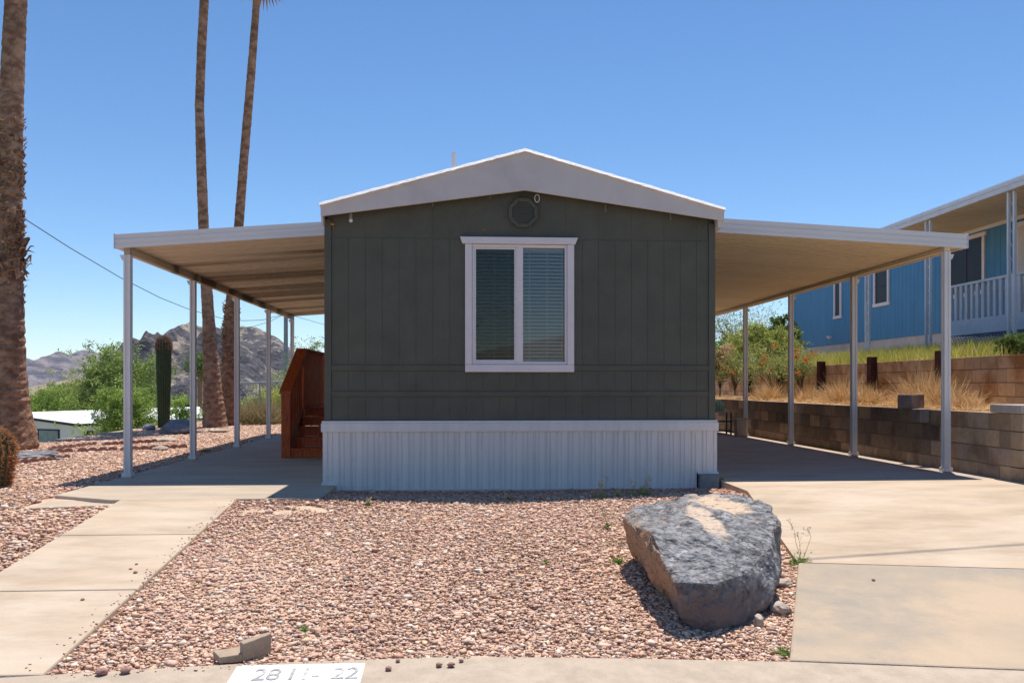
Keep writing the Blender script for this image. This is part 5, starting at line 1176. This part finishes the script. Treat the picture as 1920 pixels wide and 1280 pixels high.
# ------------------------------------------------------------------ weeds in the gravel
def weed(u, v, H, label, dry_=True, group=None):
    X, Y = G(u, v); z = zg(Y) - .03; t = thing('weed', (X, Y, z), label, 'weed', group); rs = random.Random(int(u * 3 + v)); b = MB(); nst = rs.randint(3, 5); tips = []
    col = (.42, .36, .18) if dry_ else (.22, .34, .08)
    for k in range(nst):
        an = rs.uniform(0, 6.28); l_ = H * rs.uniform(.55, 1); p_ = Vector((X, Y, z)); pts = [p_.copy()]
        for s_ in range(1, 5): pts.append(Vector((X + math.cos(an) * l_ * .09 * s_ * rs.uniform(.4, 1), Y + math.sin(an) * l_ * .07 * s_, z + l_ * s_ / 4)))
        b.tube(pts, [.0024, .002, .0016, .0012, .0007], 4, cap=False)
        for s_ in range(7):
            q_ = pts[rs.randint(2, 3)].lerp(pts[4], rs.random()); e_ = q_ + Vector((rs.uniform(-1, 1), rs.uniform(-1, 1), rs.uniform(.3, 1.2))) * l_ * .11; b.tube([q_, e_], [.0012, .0007], 3, cap=False); tips.append(e_)
    for i in range(len(b.c)): b.c[i] = col
    b.build('stem', dry_m, t)
    n_ = len(tips) * 4; tp = np.array([tuple(q_) for q_ in tips]); p_ = np.repeat(tp, 4, 0) + RS.normal(size=(n_, 3)) * .006
    tag(leafmesh('seed_head', p_, .014, .006, np.tile(np.array([(.55, .48, .30)]) if dry_ else np.array([(.25, .36, .1)]), (n_, 1)), dry_m, t, RS), kind='stuff')
    m_ = 40; p_ = np.array((X, Y, z + .03)) + RS.normal(size=(m_, 3)) * np.array((H * .10, H * .10, H * .08)); tag(leafmesh('leaf', p_, .035, .012, np.tile(np.array([(.24, .34, .09)]), (m_, 1)) * RS.uniform(.7, 1.3, (m_, 1)), dry_m, t, RS), kind='stuff')
gw = 'weeds growing along the skirting'
weed(1131, 930, .22, 'tallest weed growing along the skirting, third of the way from its right end', True, gw)
weed(1160, 928, .12, 'short weed between the two taller ones before the skirting', True, gw)
weed(1187, 927, .20, 'weed before the skirting left of the yellowish sprig', True, gw)
weed(1203, 926, .13, 'yellowish low sprig in the shadow strip before the skirting', False, gw)
weed(1216, 925, .22, 'feathery weed before the skirting nearest the boulder crest', True, gw)
weed(1112, 930, .09, 'small tan weed at the left of the weed row before the skirting', True, gw)
weed(690, 945, .10, 'single thin tan weed before the left part of the skirting', True, gw)
weed(952, 934, .08, 'tiny tan weed before the middle of the skirting', True, gw)
weed(1352, 905, .10, 'small green weed at the driveway corner beside the skirting', False)
weed(1503, 1050, .36, 'tall leggy dry weed with reddish tips at the driveway joint corner', True)
weed(1155, 1052, .30, 'thin pale weed in the gravel just left of the boulder', True)
weed(1140, 985, .20, 'thin weed in the gravel behind the left corner of the boulder', True)
for u, v, H, lab in ((1470, 1220, .06, 'bright green tuft at the lower left corner of the driveway apron'), (1160, 1052, .05, 'small green tuft at the foot of the thin weed left of the boulder'), (569, 1177, .035, 'tiny green sprout in the gravel above the painted address'), (1500, 1052, .09, 'green tuft at the foot of the tall leggy weed'), (1022, 1051, .03, 'tiny green sprout in the middle of the front gravel'), (510, 931, .03, 'tiny green sprout under the front edge of the patio')):
    X, Y = G(u, v); bladebush('green_tuft', lab, 'weed', (X, Y, zg(Y) - .02), H, H * 1.1, 110, [(.20, .40, .07), (.16, .34, .06), (.28, .44, .1)], .006, rs=rs3, up=.3)

# ------------------------------------------------------------------ across the street (seen only as a reflection in the window)
t = thing('opposite_house', (6, -26, -.5), 'pale low house across the street, reflected in the window', 'house')
b = MB(); b.box(-1, 15, -34, -26, -.5, 2.3); b.build('wall', stucco_m, t)
b = MB(); b.prof([(-2, 2.25), (16, 2.25), (7, 4.0)], -34.5, -25.2, 'y'); b.build('roof', roofwhite_m, t)
tree('opposite_tree', 'leafy tree across the street left of the opposite house, reflected in the window', 'tree', (-4, -22, -.45), 5.6, (3.4, 3, .2, 12), DKG, 8000, .3, .12, trunkr=.2)
tree('opposite_tree', 'leafy tree across the street right of the opposite house, reflected in the window', 'tree', (11, -21, -.45), 4.4, (3.2, 3, .2, 12), DKG, 8000, .3, .12, trunkr=.2)

# ------------------------------------------------------------------ air
hz = MB(); hz.box(-2600, 2600, -60, 3600, -30, 150)
hm = bpy.data.materials.new('haze'); hm.use_nodes = True; t_ = hm.node_tree; t_.nodes.remove(t_.nodes['Principled BSDF'])
pv = t_.nodes.new('ShaderNodeVolumePrincipled'); pv.inputs['Color'].default_value = (.80, .87, 1, 1); pv.inputs['Density'].default_value = 0.00006; pv.inputs['Anisotropy'].default_value = .2
t_.links.new(pv.outputs[0], t_.nodes['Material Output'].inputs['Volume'])
tag(hz.build('haze', hm), 'thin pale desert haze filling the air over the valley', 'haze', kind='stuff')
